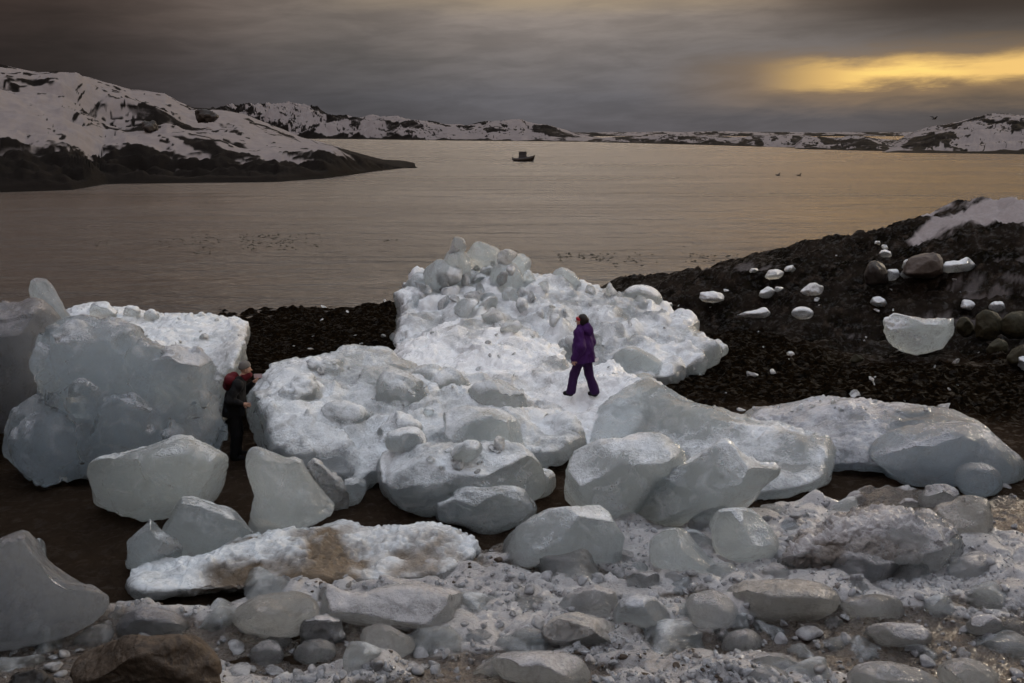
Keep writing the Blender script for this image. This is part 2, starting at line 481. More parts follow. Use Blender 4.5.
def shore_material():
    m, n, l, p = new_mat('beach_ground')
    tcn = n.new('ShaderNodeTexCoord').outputs['Object']
    weed, rock, snow = attr(n, 'weed'), attr(n, 'rock'), attr(n, 'snow')
    big = noise(n, l, 0.9, 5, 0.6, tcn); fine = noise(n, l, 9.0, 6, 0.7, tcn); grit = noise(n, l, 45.0, 4, 0.7, tcn)
    mud = mixc(n, l, fine, (0.014, 0.0095, 0.0065), (0.046, 0.032, 0.022))
    wd = mixc(n, l, sstep(n, l, fine, 0.35, 0.7), (0.0015, 0.0012, 0.0009), (0.011, 0.007, 0.0035))
    rk = mixc(n, l, sstep(n, l, big, 0.35, 0.7), (0.004, 0.0033, 0.0028), (0.026, 0.021, 0.017))
    rk = mixc(n, l, sstep(n, l, fine, 0.45, 0.8), rk, (0.014, 0.013, 0.006))
    rk = mixc(n, l, sstep(n, l, noise(n, l, 2.6, 6, 0.7, tcn), 0.50, 0.72), rk, (0.044, 0.034, 0.026))
    c = mixc(n, l, weed, mud, wd); c = mixc(n, l, rock, c, rk)
    c = mixc(n, l, snow, c, mixc(n, l, fine, (0.24, 0.215, 0.21), (0.40, 0.37, 0.365)))
    l.new(c, p.inputs['Base Color'])
    l.new(mth(n, l, 'ADD', 0.5, mth(n, l, 'MULTIPLY', grit, 0.35)), p.inputs['Roughness'])
    wetm = sstep(n, l, noise(n, l, 5.0, 5, 0.7, tcn), 0.50, 0.68)
    l.new(mth(n, l, 'MULTIPLY', wetm, mth(n, l, 'ADD', 0.10, mth(n, l, 'MULTIPLY', rock, 0.22))), p.inputs['Specular IOR Level'])
    b1 = bump(n, l, fine, 0.07, 0.8); l.new(bump(n, l, grit, 0.025, 0.8, b1), p.inputs['Normal'])
    return m


def slush_material():
    m, n, l, p = new_mat('crushed_ice')
    tcn = n.new('ShaderNodeTexCoord').outputs['Object']
    di, cl = attr(n, 'dirt'), attr(n, 'cell')
    fine = noise(n, l, 24.0, 6, 0.7, tcn); gran = noise(n, l, 90.0, 3, 0.6, tcn)
    ice = mixc(n, l, cl, (0.18, 0.172, 0.170), (0.45, 0.437, 0.432))
    ice = mixc(n, l, sstep(n, l, fine, 0.4, 0.75), ice, (0.42, 0.402, 0.39))
    drt = mixc(n, l, fine, (0.022, 0.016, 0.011), (0.09, 0.067, 0.050))
    dd = sstep(n, l, mth(n, l, 'ADD', mth(n, l, 'MULTIPLY', mth(n, l, 'SUBTRACT', fine, 0.5), 0.8), di), 0.25, 0.75)
    l.new(mixc(n, l, dd, ice, drt), p.inputs['Base Color'])
    l.new(mth(n, l, 'ADD', 0.02, mth(n, l, 'MULTIPLY', fine, 0.55)), p.inputs['Roughness'])
    p.inputs['Subsurface Weight'].default_value = 0.6
    p.inputs['Subsurface Radius'].default_value = (0.8, 0.92, 1.0); p.inputs['Subsurface Scale'].default_value = 0.10
    p.inputs['Coat Weight'].default_value = 0.7; p.inputs['Coat Roughness'].default_value = 0.06; p.inputs['Coat IOR'].default_value = 1.33
    l.new(bump(n, l, noise(n, l, 42.0, 2, 0.5, tcn), 0.03, 1.0), p.inputs['Coat Normal'])
    b1 = bump(n, l, fine, 0.03, 0.8); l.new(bump(n, l, gran, 0.012, 0.8, b1), p.inputs['Normal'])
    return m


def hill_material():
    m, n, l, p = new_mat('snowy_hill')
    tcn = n.new('ShaderNodeTexCoord').outputs['Object']
    rock = attr(n, 'rock')
    fine = noise(n, l, 0.35, 6, 0.7, tcn)
    rk = mixc(n, l, fine, (0.002, 0.0017, 0.0015), (0.012, 0.0098, 0.0082))
    sn = mixc(n, l, fine, (0.135, 0.120, 0.117), (0.245, 0.222, 0.217))
    f = sstep(n, l, mth(n, l, 'ADD', rock, mth(n, l, 'MULTIPLY', mth(n, l, 'SUBTRACT', fine, 0.5), 0.7)), 0.25, 0.85)
    l.new(mixc(n, l, f, sn, rk), p.inputs['Base Color']); p.inputs['Roughness'].default_value = 0.85
    p.inputs['Specular IOR Level'].default_value = 0.03
    l.new(bump(n, l, fine, 0.35, 0.5), p.inputs['Normal'])
    return m


def water_material():
    m, n, l, p = new_mat('sea_water')
    geo = n.new('ShaderNodeTexCoord').outputs['Object']

    def st(sx, sy, rot=0):
        mp = n.new('ShaderNodeMapping'); l.new(geo, mp.inputs[0]); mp.inputs['Scale'].default_value = (sx, sy, 1)
        mp.inputs['Rotation'].default_value = (0, 0, R_(rot)); return mp.outputs[0]
    a = noise(n, l, 1.0, 3, 0.5, st(0.10, 0.42, -6), 0.3)
    b = noise(n, l, 1.0, 3, 0.55, st(0.7, 1.9, 8), 0.2)
    c = noise(n, l, 1.0, 2, 0.5, st(3.0, 6.5, -12))
    slick = noise(n, l, 1.0, 3, 0.5, st(0.012, 0.045, -3), 0.5)
    p.inputs['Base Color'].default_value = (0.052, 0.043, 0.034, 1)
    p.inputs['IOR'].default_value = 1.333
    l.new(mth(n, l, 'ADD', 0.10, mth(n, l, 'MULTIPLY', slick, 0.28)), p.inputs['Roughness'])
    amp = mth(n, l, 'ADD', 0.35, sstep(n, l, slick, 0.35, 0.65))
    b0 = bump(n, l, noise(n, l, 1.0, 3, 0.55, st(0.022, 0.13, -7), 0.4), 2.2, 1.0)
    b1 = bump(n, l, a, 1.0, 1.0, b0)
    bn = n.new('ShaderNodeBump'); bn.inputs['Distance'].default_value = 0.45
    l.new(mth(n, l, 'MULTIPLY', b, amp), bn.inputs['Height']); l.new(b1, bn.inputs['Normal'])
    b3 = n.new('ShaderNodeBump'); b3.inputs['Distance'].default_value = 0.06
    l.new(mth(n, l, 'MULTIPLY', c, amp), b3.inputs['Height']); l.new(bn.outputs[0], b3.inputs['Normal'])
    l.new(b3.outputs[0], p.inputs['Normal'])
    return m


SHORE, SLUSH, HILL, WATER = shore_material(), slush_material(), hill_material(), water_material()
ROCKM = simple('wet_rock', (0.026, 0.022, 0.019), 0.55, 0.6, 7, 0.03, 0.35)
BROWNROCK = simple('brown_rock', (0.060, 0.042, 0.028), 0.6, 0.7, 14, 0.03, 0.3)
MOSSROCK = simple('mossy_rock', (0.030, 0.027, 0.014), 0.7, 0.7, 8, 0.03, 0.25)
GREYROCK = simple('grey_brown_rock', (0.085, 0.070, 0.060), 0.7, 0.4, 9, 0.03, 0.3)

# ------------------------------------------------------------------ setting: sea, beach, hills
def plane(name, x0, x1, y0, y1, z, mat, kind='structure'):
    o = mk(name, [(x0, y0, z), (x1, y0, z), (x1, y1, z), (x0, y1, z)], [(0, 1, 2, 3)], mat, shade=False)
    return tag(o, kind=kind)


plane('sea', -6000, 6000, 20, 14000, 0.0, WATER)
plane('seabed_terrain', -7000, 7000, -300, 15000, -3.2, SHORE)


def shore():
    xs = np.arange(-34, 44.01, 0.10); ys = np.arange(-4, 56.01, 0.10)
    X, Y = np.meshgrid(xs, ys); x, y = X.ravel(), Y.ravel()
    z0 = ground(x, y)
    zr = np.interp(x, ZRX, ZRZ)
    toe = np.interp(x, [0, 4, 8, 14, 24, 50], [40, 37, 32, 29.5, 25, 14])
    wob = fbm(x * .25, y * .25, x * 0, 3, 3)
    rock = smooth(y - toe + wob * 2.5, -1.0, 1.5) * smooth(x + wob, 0.5, 3.0)
    rock = np.maximum(rock, smooth(-y, -8.5, -6.5))
    rock = np.maximum(rock, smooth(-x - .53 * np.maximum(y, -2) - 3.0 + wob, 0, 1.5) * (1 - smooth(y, 28, 34)))
    rock = np.maximum(rock, smooth(x - .53 * np.maximum(y, -2) - 3.5 + wob, 0, 1.5))
    weed = smooth(y + wob * 1.5 - 0.12 * np.abs(x + 2), 18.5, 21.5) * (1 - rock)
    z = z0 + 0.05 * fbm(x * .8, y * .8, x * 0, 5, 4)
    # kelp-covered stones
    d1, d2, idn = wor2(x * 2.2 + wob, y * 2.2, 8)
    z += weed * (0.11 * np.clip(1 - d1 * 1.25, 0, 1) * (0.1 + 1.4 * idn ** 2) * (1 + fbm(x * .4, y * .4, x * 0, 22, 2)) + 0.07 * fbm(x * 6, y * 6, x * 0, 21, 2))
    # rounded ledges running obliquely up the rock
    q = (0.55 * z0 + 0.16 * (y - 30) + 0.05 * x + 0.45 * fbm(x * .13, y * .22, x * 0, 9, 4)) * 0.85
    f = q - np.floor(q)
    led = np.where(f < .88, (f / .88) ** 1.3, (1 - f) / .12)
    fine = fbm(x * .9, y * .9, x * 0, 33, 4)
    q2 = q * 3.1 + .3 * fbm(x * .5, y * .9, x * 0, 44, 3); f2 = q2 - np.floor(q2)
    z += rock * .16 * np.where(f2 < .9, f2 / .9, (1 - f2) / .1) * smooth(zr, .4, 1.5)
    e1, e2, _en = wor2(x * .8 + .5 * wob, y * .5 + .3 * wob, 66)
    z -= rock * .10 * (1 - smooth(e2 - e1, .0, .12)) * smooth(zr, .4, 1.5)
    z += rock * (1.15 * (led - 1.0) * smooth(zr, .4, 2.0) + 0.06 * fine)
    dd1, dd2, dn = wor2(x * .55 + .4 * wob, y * .8, 61)
    z += rock * 0.16 * np.clip(1 - 1.3 * dd1, 0, 1) * dn * smooth(zr, .3, 1.5)
    # drifted snow on the high rock to the right
    U, Vv = proj(x, np.maximum(y, 1), z0)
    sx, sy = x - 22.5, y - 41.3
    ell = np.sqrt((sx / 6.0) ** 2 + ((sy - .10 * sx) / 2.5) ** 2)
    snow = smooth(1 - ell + .42 * fbm(x * .45, y * .6, x * 0, 71, 6, .6), 0.0, 0.25) * rock
    snow = np.maximum(snow, smooth(x + .8 * wob, 28, 31) * rock * smooth(fbm(x * .3, y * .5, x * 0, 72, 3), -.3, 0))
    st1 = fbm(x * .35 + .2 * y, q * 4.2, x * 0, 81, 4, .6)
    snow = np.maximum(snow, rock * smooth(st1, .62, .8) * smooth(zr, 1.2, 2.6) * smooth(fbm(x * 1.5, y * 3, x * 0, 88, 3), -.1, .3) * .25)
    mud = (1 - rock) * (1 - weed)
    z += mud * (.035 * fbm(x * 1.6, y * 5, x * 0, 83, 4) + .02 * fbm(x * 9, y * 14, x * 0, 84, 3))
    o = mk('beach', np.stack([x, y, z], 1), gridmesh(len(xs), len(ys)), SHORE, dict(weed=weed, rock=rock, snow=snow))
    tag(o, kind='structure')


shore()


def hill(name, px, ridge, water, k=1.7, bound=None, seed=1, rough=0.03, rockbias=0.0, step=1.3, rows=90, shoreband=0.1, streak=(0.012, 13.0), tb=0.22, bare=None, wl=16.0, tipk=None):
    s = np.arange(px[0], px[1] + .1, step)
    rr = np.interp(s, *zip(*ridge)); wr = np.interp(s, *zip(*water))
    br = np.interp(s, *zip(*bound)) if bound else None
    t = np.concatenate([np.linspace(-.06, 1, rows), 1 + np.linspace(.1, 1.2, 8)])
    a = (s - 512) / FPX

    def zat(row, Yv):
        b = (341.5 - row) / FPX
        return H + Yv * (-SP + b * CP) / (CP + b * SP)
    bw = (341.5 - wr) / FPX
    Yw = -H * (CP + bw * SP) / (-SP + bw * CP)
    Yr = Yw * (k if tipk is None else np.interp(s, [300, 350, 430], [k, 1.35, tipk]))
    S, T = np.meshgrid(s, t)
    YY = Yw + (Yr - Yw) * T
    zr = np.maximum(zat(rr, Yr), 0.02)
    Tc = np.clip(T, 0, 1)
    if br is not None:
        zb = np.clip(zat(br, Yw + (Yr - Yw) * tb), 0.2, None); zb = np.minimum(zb, zr)
        Z = np.where(Tc < tb, zb * (Tc / tb) ** .7, zb + (zr - zb) * np.clip((Tc - tb) / (1 - tb), 0, 1) ** .95)
    else:
        Z = zr * np.sin(Tc * math.pi / 2) ** .9
    Z = np.where(T > 1, zr * (1 - (T - 1) * .9), Z)
    Z = np.where(T < 0, T * 14, Z)
    bq = (341.5 - rr) / FPX
    XX = a * YY / CP
    sc = np.maximum(zr, 1.0)
    f1 = fbm(XX / wl, YY / wl, T * 0, seed, 5, .5); f2 = fbm(XX / wl * 5, YY / wl * 5, T * 0, seed + 5, 4, .6)
    Z = Z + np.where(T > 0, 1, 0) * sc * rough * (f1 * 1.6 + f2 * .35) * smooth(T, 0.0, .1) * (1 - .75 * smooth(T, .85, 1.0))
    n1 = fbm(S * streak[0] + T * 1.3, T * streak[1], T * 0, seed + 9, 5, .55)
    n2 = fbm(S * streak[0] * 1.4, T * streak[1] * .5, T * 0, seed + 29, 3)
    stn = smooth(.15 - np.abs(n1 + .16 * f2), -.02, .13) * smooth(n2 + rockbias, -.45, .2) + .8 * smooth(n1 + n2 + rockbias * 1.5, .7, 1.1)
    n3 = fbm(S * streak[0] * 1.7 + T * 2.2 + 9.1, T * streak[1] * 1.8, T * 0, seed + 49, 4, .5); n4 = fbm(S * .03, T * 4, T * 0, seed + 59, 3)
    stn = np.maximum(stn, .9 * smooth(.10 - np.abs(n3), -.02, .10) * smooth(n4 + rockbias, -.1, .25))
    crest = np.exp(-((T - 1) / .035) ** 2)
    rock = np.clip(1.25 * stn + .35 * crest * smooth(f1, -.3, .3) + .30 * f2 - .1, 0, 1)
    if br is not None:
        edge = tb * (1 + .22 * f2 + .16 * f1)
        rock = np.maximum(rock, 1 - smooth(T, edge * .9, edge * 1.15))
        Z = Z + (1 - smooth(T, tb * .8, tb * 1.3)) * smooth(T, 0, .08) * .6 * f2
    else:
        rock = np.maximum(rock, 1 - smooth(T, shoreband * .6, shoreband))
    if bare:
        Z = np.where(S > bare + 30, Z * smooth(428 - S, 0, 25) - .6 * smooth(S, 418, 428), Z)
        rock = np.maximum(rock, smooth(S + 12 * f2, bare, bare + 15))
    V = np.stack([XX.ravel(), YY.ravel(), Z.ravel()], 1)
    o = mk(name, V, gridmesh(len(s), len(t)), HILL, dict(rock=rock.ravel()))
    return tag(o, kind='structure')


hill('headland_hill', (-420, 432),
     [(-420, -60), (-120, 30), (0, 60), (30, 67), (58, 74), (100, 75), (125, 83), (150, 90), (182, 93), (195, 100), (207, 106), (235, 108), (256, 113), (280, 123), (310, 137), (345, 146), (352, 149), (370, 154.5), (392, 160.5), (410, 165), (423, 167.4), (432, 167.5)],
     [(-420, 205), (0, 193), (85, 190), (120, 184), (285, 182), (330, 178.5), (352, 175.5), (375, 172), (400, 169.2), (423, 167.8), (432, 167.6)],
     1.75, [(-420, 160), (0, 152), (50, 151), (120, 150), (180, 154), (230, 151), (290, 150), (345, 147), (360, 130), (423, 130)], seed=11, rough=.06, rockbias=-.04, bare=338, wl=22.0, tipk=1.06)
hill('far_shore_hills', (215, 610),
     [(215, 112), (256, 107), (280, 106), (310, 108), (345, 117), (372, 118), (405, 119), (440, 124), (470, 127), (490, 123), (520, 122), (545, 126), (570, 133), (598, 138), (610, 139)],
     [(215, 138), (350, 139), (450, 140.5), (610, 142)], 1.25, seed=23, rough=.10, rockbias=.34, step=.7, rows=60, wl=60.0, streak=(.03, 5.0))
hill('mainland_hills', (430, 960), [(430, 134.0), (520, 132.6), (640, 132.2), (720, 131.8), (800, 132.4), (960, 131.5)], [(430, 136.2), (960, 136.4)], 1.15, seed=53, rough=.10, rockbias=.4, step=1.0, rows=30, wl=200.0, streak=(.05, 4.0))
hill('distant_shore_hills', (585, 890),
     [(585, 139), (610, 137), (640, 136), (662, 134.5), (690, 137), (715, 137), (735, 137.5), (755, 135.5), (775, 137), (790, 138), (830, 138), (890, 140)],
     [(585, 142), (700, 145), (775, 147.5), (890, 149)], 1.2, seed=31, rough=.12, rockbias=.45, step=.5, rows=40, wl=40.0, streak=(.06, 4.0))
hill('skerry_hills', (784, 905),
     [(784, 144), (790, 138), (805, 137), (822, 139), (838, 135), (855, 137), (868, 142), (876, 144), (905, 146)],
     [(784, 149), (905, 152)], 1.2, seed=37, rough=.12, rockbias=.55, step=.5, rows=40, wl=25.0, streak=(.07, 4.0))
hill('east_shore_hill', (868, 1420),
     [(868, 148), (880, 141), (897, 133), (915, 128), (935, 123), (955, 119.5), (985, 118), (1024, 118.5), (1090, 112), (1420, 100)],
     [(868, 152.5), (1024, 154.5), (1420, 158)], 1.5, seed=41, rough=.08, rockbias=.52, step=.6, rows=80, streak=(.03, 5.0), wl=25.0)

# ------------------------------------------------------------------ ice blocks
def chaikin(P, n=1):
    P = np.asarray(P, float)
    for _ in range(n):
        Q = np.roll(P, -1, 0)
        P = np.stack([.75 * P + .25 * Q, .25 * P + .75 * Q], 1).reshape(-1, 2)
    return P


def polydist(P, gx, gy):
    """signed distance in pixels, positive inside"""
    d = np.full(gx.shape, 1e9); ins = np.zeros(gx.shape, bool)
    for a, b in zip(P, np.roll(P, -1, 0)):
        e = b - a; L = max(e @ e, 1e-9)
        t = np.clip(((gx - a[0]) * e[0] + (gy - a[1]) * e[1]) / L, 0, 1)
        d = np.minimum(d, np.hypot(gx - a[0] - t * e[0], gy - a[1] - t * e[1]))
        c = (a[1] > gy) != (b[1] > gy)
        if abs(e[1]) > 1e-9: ins ^= c & (gx < a[0] + (gy - a[1]) / e[1] * e[0])
    return np.where(ins, d, -d)


def tps(ctrl):
    C = np.asarray(ctrl, float); p = C[:, :2] / 100.0; n = len(C)
    r = np.linalg.norm(p[:, None] - p[None], axis=2)
    A = np.zeros((n + 3, n + 3)); A[:n, :n] = r + np.eye(n) * .02
    A[:n, n] = 1; A[:n, n + 1:] = p; A[n, :n] = 1; A[n + 1:, :n] = p.T
    w = np.linalg.solve(A, np.concatenate([C[:, 2], np.zeros(3)]))

    def f(u, v):
        o = w[n] + w[n + 1] * u / 100 + w[n + 2] * v / 100
        for i in range(n): o = o + w[i] * np.hypot(u / 100 - p[i, 0], v / 100 - p[i, 1])
        return np.clip(o, C[:, 2].min() - 2.5, C[:, 2].max() + 2.5)
    return f


BLOCKS = {}


def ice(name, label, poly, Y=None, base=None, lean=0.0, ctrl=None, T=None, R=None, p=2.3, lobes=(), cuts=6, cutd=.20, bil=(.55, .10), fb=.05,
        fine=.018, frost=0.25, dirt=0.0, dirtlow=0.0, dirtrows=None, mat=None, seed=None, cat='ice block', group=None, vox=1.6, ch=1, sink=.12, scal=0.0):
    seed = seed if seed is not None else (int(abs(hash_str(label))) % 9973)
    rg = np.random.default_rng(seed)
    P = chaikin(poly, ch)
    u0, v0 = P.min(0) - 8; u1, v1 = P.max(0) + 8
    cu = P[:, 0].mean(); vb = P[:, 1].max()
    if base is None: base = vb
    if Y is None and ctrl is None:
        Y = hit(cu, base)[1]
    Ym = Y if ctrl is None else np.mean([c[2] for c in ctrl])
    m = Ym / FPX                                     # metres per pixel here
    gu = np.arange(math.floor(u0), math.ceil(u1) + 1); gv = np.arange(math.floor(v0), math.ceil(v1) + 1)
    GX, GY = np.meshgrid(gu, gv)
    D = polydist(P, GX + .0, GY + .0)
    dmax = D.max()
    if R is None: R = dmax * .95
    if T is None: T = .9 * dmax * m
    if ctrl is not None:
        cf = tps(ctrl)
    else:
        Yc0 = Y + sink * T
        cf = lambda u, v: Yc0 + lean * (base - v) * m
    # world box
    cs = cf(P[:, 0], P[:, 1]); ci = cf(GX[D > 0][::7].astype(float), GY[D > 0][::7].astype(float))
    ya, yb = min(cs.min(), ci.min()) - T * 1.35, max(cs.max(), ci.max()) + T * 1.35
    ya = max(ya, 5.5)
    cor = np.array([pt(u, v, yy) for u in (u0, u1) for v in (v0, v1) for yy in (ya, yb)])
    h = vox * m
    lo = cor.min(0); hi = cor.max(0)
    lo[2] = max(lo[2], min(ground(cor[:, 0], cor[:, 1])) - .5)
    nx, ny, nz = (int(math.ceil(q)) + 3 for q in (hi - lo) / h)
    while nx * ny * nz > 6.5e6:
        h *= 1.1; nx, ny, nz = (int(math.ceil(q)) + 3 for q in (hi - lo) / h)
    org = lo - h
    X = (org[0] + h * np.arange(nx))[:, None, None]; Yg = (org[1] + h * np.arange(ny))[None, :, None]; Z = (org[2] + h * np.arange(nz))[None, None, :]
    zc = Yg * CP - (Z - H) * SP
    U = (512.0 + FPX * X / zc).astype(np.float32)
    Vp = (341.5 - FPX * (Yg * SP + (Z - H) * CP) / zc)
    # bilinear sample of the distance field
    iu = np.clip(U - gu[0], 0, len(gu) - 1.001); iv = np.clip(Vp - gv[0], 0, len(gv) - 1.001)
    iv = np.broadcast_to(iv, U.shape)
    a = iu.astype(np.int32); b = iv.astype(np.int32); fu = iu - a; fv = iv - b
    d = ((D[b, a] * (1 - fu) + D[b, a + 1] * fu) * (1 - fv) + (D[b + 1, a] * (1 - fu) + D[b + 1, a + 1] * fu) * fv).astype(np.float32)
    d = d - (np.abs(U - gu[0] - iu) + np.abs(Vp - gv[0] - iv)).astype(np.float32)
    del a, b, fu, fv
    W_ = (Yg - cf(U, np.broadcast_to(Vp, U.shape))).astype(np.float32)
    if ctrl is not None or abs(lean) > .01:
        pass
    A = np.clip(1 - d / R, 0, None); B = np.abs(W_) / T
    F = ((A ** p + B ** p) ** (1 / p) - 1) * min(T, R * m)
    F = F.astype(np.float32); del A, B, d, W_
    for (lu, lv, lr, lf) in lobes:
        yc = float(cf(np.array([lu], float), np.array([lv], float))[0]) - lf * T
        c = pt(lu, lv, yc); r = lr * yc / FPX
        sl = tuple(slice(max(0, int((cc - 1.75 * r - oo) / h)), max(1, int((cc + 1.75 * r - oo) / h) + 2)) for cc, oo in zip(c, org))
        xs, ys, zs = X[sl[0]], Yg[:, sl[1]], Z[:, :, sl[2]]
        if min(xs.shape[0], ys.shape[1], zs.shape[2]) < 2: continue
        xb, yb, zb = (q_.ravel() for q_ in np.broadcast_arrays(xs, ys, zs))
        nzl = fbm(xb / r * .9, yb / r * .9, zb / r * .9, seed % 500 + int(lu), 3)
        w1, w2, wi = wor(xb / r * 1.3, yb / r * 1.3, zb / r * 1.3, seed % 500 + int(lv))
        sq = rg.uniform(.85, 1.2, 3)
        S = np.sqrt(((xb - c[0]) * sq[0]) ** 2 + ((yb - c[1]) * sq[1]) ** 2 + ((zb - c[2]) * sq[2]) ** 2) - r * (1 + .20 * nzl - .16 * (w1 - .5))
        Fs = F[sl]; S = S.reshape(Fs.shape).astype(np.float32)
        k = .05 * r
        hh = np.clip(.5 + .5 * (Fs - S) / k, 0, 1)
        F[sl] = Fs * (1 - hh) + S * hh - k * hh * (1 - hh)
    if cuts:
        ins = np.argwhere(F < 0)
        if len(ins):
            ptsi = ins[:: max(1, len(ins) // 4000)] * h + org
            cen = ptsi.mean(0)
            for _ in range(cuts):
                n = np.array([rg.normal(0, .9), -abs(rg.normal(.7, .5)), rg.normal(.3, .7)]); n /= np.linalg.norm(n)
                q = (ptsi - cen) @ n; s = q.max() * (1 - cutd * rg.uniform(.35, 1.4))
                pl = ((X - cen[0]) * n[0] + (Yg - cen[1]) * n[1] + (Z - cen[2]) * n[2] - s).astype(np.float32)
                k = .025 * T
                hh = np.clip(.5 - .5 * (F - pl) / k, 0, 1)
                F = F * (1 - hh) + pl * hh + k * hh * (1 - hh)
    F[0] = F[-1] = 1; F[:, 0] = F[:, -1] = 1; F[:, :, 0] = F[:, :, -1] = 1
    V, Q = nets(F, org, h)
    # drop stray crumbs cut loose
    N = vnormals(V, Q)
    x, y, z = V.T
    sd_ = seed % 500
    jx = fbm(x / .9, y / .9, z / .9, sd_, 3) * .35
    dis = fb * fbm(x / .7, y / .7, z / .7, sd_ + 7, 4)
    if bil[1]:
        s = bil[0]
        d1, d2, idn = wor(x / s + jx, y / s, z / s + jx, sd_ + 31)
        dis += bil[1] * (.40 * (.45 - d1 * d1) * (.6 + .8 * idn) + .75 * facets(x / s * 1.1 + jx, y / s * 1.1 + .5 * jx, z / s * 1.1, sd_ + 33))
        d1, d2, idn = wor(x / s * 2.3 - jx, y / s * 2.3, z / s * 2.3, sd_ + 37)
        dis += bil[1] * (.14 * (.45 - d1 * d1) * (.4 + idn) + .34 * facets(x / s * 2.7 - jx, y / s * 2.7, z / s * 2.7 + jx, sd_ + 39))
    if scal:
        d1, d2, idn = wor(x / .6 + jx, y / .6, z / .6 - jx, sd_ + 51)
        dis += scal * (d1 * d1 - .3)
    up = np.clip(N[:, 2], 0, 1)
    # melt-crust: small rough lumps, stronger on the tops
    cr1, _, ci_ = wor(x / .11 + jx, y / .11, z / .11, sd_ + 61)
    patch = fbm(x * .9, y * .9, z * 1.3, sd_ + 3, 5, .6)
    fr = np.clip(frost + .75 * (smooth(N[:, 2], .15, .9) - .3) + .42 * patch, 0, 1)
    dis += fine * (fr * 1.7 * smooth(fbm(x * 1.7, y * 1.7, z * 1.7, sd_ + 15, 2), -.45, .5) + .08) * ((.5 - cr1) * (.3 + 1.4 * ci_) + .5 * fbm(x * 9, y * 9, z * 9, sd_ + 5, 2))
    V = V + N * dis[:, None]
    di = np.zeros(len(V)) + dirt
    gz = ground(V[:, 0], V[:, 1])
    if dirtlow: di += dirtlow * (1 - smooth(V[:, 2] - gz, .05, .75)) * (.6 + .9 * fbm(x * 1.3, y * 1.3, z, sd_ + 81, 3))
    if dirtrows:
        for (pu, pv, ru, rv, amt) in dirtrows:
            c = pt(pu, pv, float(cf(np.array([pu], float), np.array([pv], float))[0]) - .7 * T)
            e = np.sqrt(((V[:, 0] - c[0]) / (ru * m)) ** 2 + ((V[:, 2] - c[2]) / (rv * m)) ** 2 + ((V[:, 1] - c[1]) / (T * 1.5 + ru * m)) ** 2)
            di += amt * (1 - smooth(e + .3 * fbm(x * 2, y * 2, z * 2, sd_ + 91, 3), .4, 1.1))
    o = mk(name, V, Q, mat or ICE, dict(frost=fr, dirt=np.clip(di, 0, 1)))
    tag(o, label, cat, group)
    BLOCKS[label] = o
    return o


def hash_str(s):
    v = 5381
    for c in s: v = (v * 33 + ord(c)) & 0x7fffffff
    return v


BERGS = 'large stranded ice blocks along the shore'
HEAP = 'ice chunks heaped on top of the far ice mound'
CHUNKS = 'mid-sized ice chunks in front of the large blocks'
STONES = 'rounded pale ice cobbles in the foreground slush'
ROCKICE = 'ice pieces scattered over the dark rocks'

# --- the berg on the left, three pieces, edge dimming put into their material colours
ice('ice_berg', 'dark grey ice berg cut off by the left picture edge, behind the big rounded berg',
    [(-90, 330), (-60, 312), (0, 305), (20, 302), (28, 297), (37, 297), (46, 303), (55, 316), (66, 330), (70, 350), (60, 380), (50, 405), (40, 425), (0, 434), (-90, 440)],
    Y=19.0, T=1.1, lean=.25, frost=.05, bil=(1.1, .12), cuts=6, group=BERGS, cat='iceberg', vox=2, mat=EDGE_DARK)
ice('ice_spike', 'leaning pointed blade of ice rising from the left berg against the water',
    [(24, 292), (26, 282), (31, 273), (37, 268), (43, 272), (46, 280), (54, 287), (61, 299), (69, 312), (78, 326), (72, 345), (52, 340), (40, 312)],
    Y=20.9, T=.4, frost=.1, bil=(.8, .03), cuts=6, group=BERGS, mat=GLASSY)
ice('ice_berg', 'big rounded grey-blue berg with bulging lobes and a hollow, left of the standing man',
    [(7, 445), (10, 425), (20, 408), (36, 402), (44, 396), (40, 380), (38, 362), (40, 346), (48, 336), (62, 325), (85, 319), (110, 321), (128, 326), (139, 332), (150, 339), (165, 345), (188, 346), (200, 352), (207, 363), (212, 378), (214, 395), (218, 412), (222, 430), (221, 456), (210, 470), (150, 478), (90, 484), (60, 481), (33, 472), (12, 458)],
    Y=16.9, T=.85, R=60, p=2.5, lean=.25, frost=-.05, bil=(1.1, .24), fb=.05, cuts=3, cutd=.05,
    lobes=((84, 362, 42, .60), (180, 382, 33, .72), (132, 430, 50, .45), (56, 446, 42, .62), (86, 402, 17, 1.25), (188, 442, 32, .55), (146, 374, 32, .62)), group=BERGS, cat='iceberg', vox=1.8, mat=GLASSY)
ice('ice_slab', 'flat-topped pale ice slab with a straight right side, behind the rounded left berg',
    [(56, 322), (70, 311), (85, 306), (100, 303), (116, 308), (135, 311), (150, 313), (165, 315), (195, 316), (225, 318), (240, 320), (247, 326), (248, 336), (244, 349), (243, 372), (237, 380), (230, 397), (225, 425), (150, 440), (60, 400)],
    ctrl=[(60, 322, 25.5), (230, 320, 24), (150, 315, 25), (60, 400, 20.5), (225, 420, 20.3), (240, 350, 20.9), (150, 350, 21), (150, 430, 20.5)], T=1.3, R=26, p=3,
    frost=.5, bil=(.45, .11), fine=.04, cuts=0, dirtrows=[(232, 345, 22, 30, .35)], group=BERGS, cat='ice slab', vox=1.7)
ice('ice_chunk', 'small rounded ice lump standing on the flat left slab, nearer the middle of its edge', [(122, 318), (124, 307), (130, 303), (137, 306), (141, 315), (138, 322), (126, 322)], Y=23.6, group=HEAP, cat='ice chunk', frost=.3, cuts=4, bil=(.4, .03))
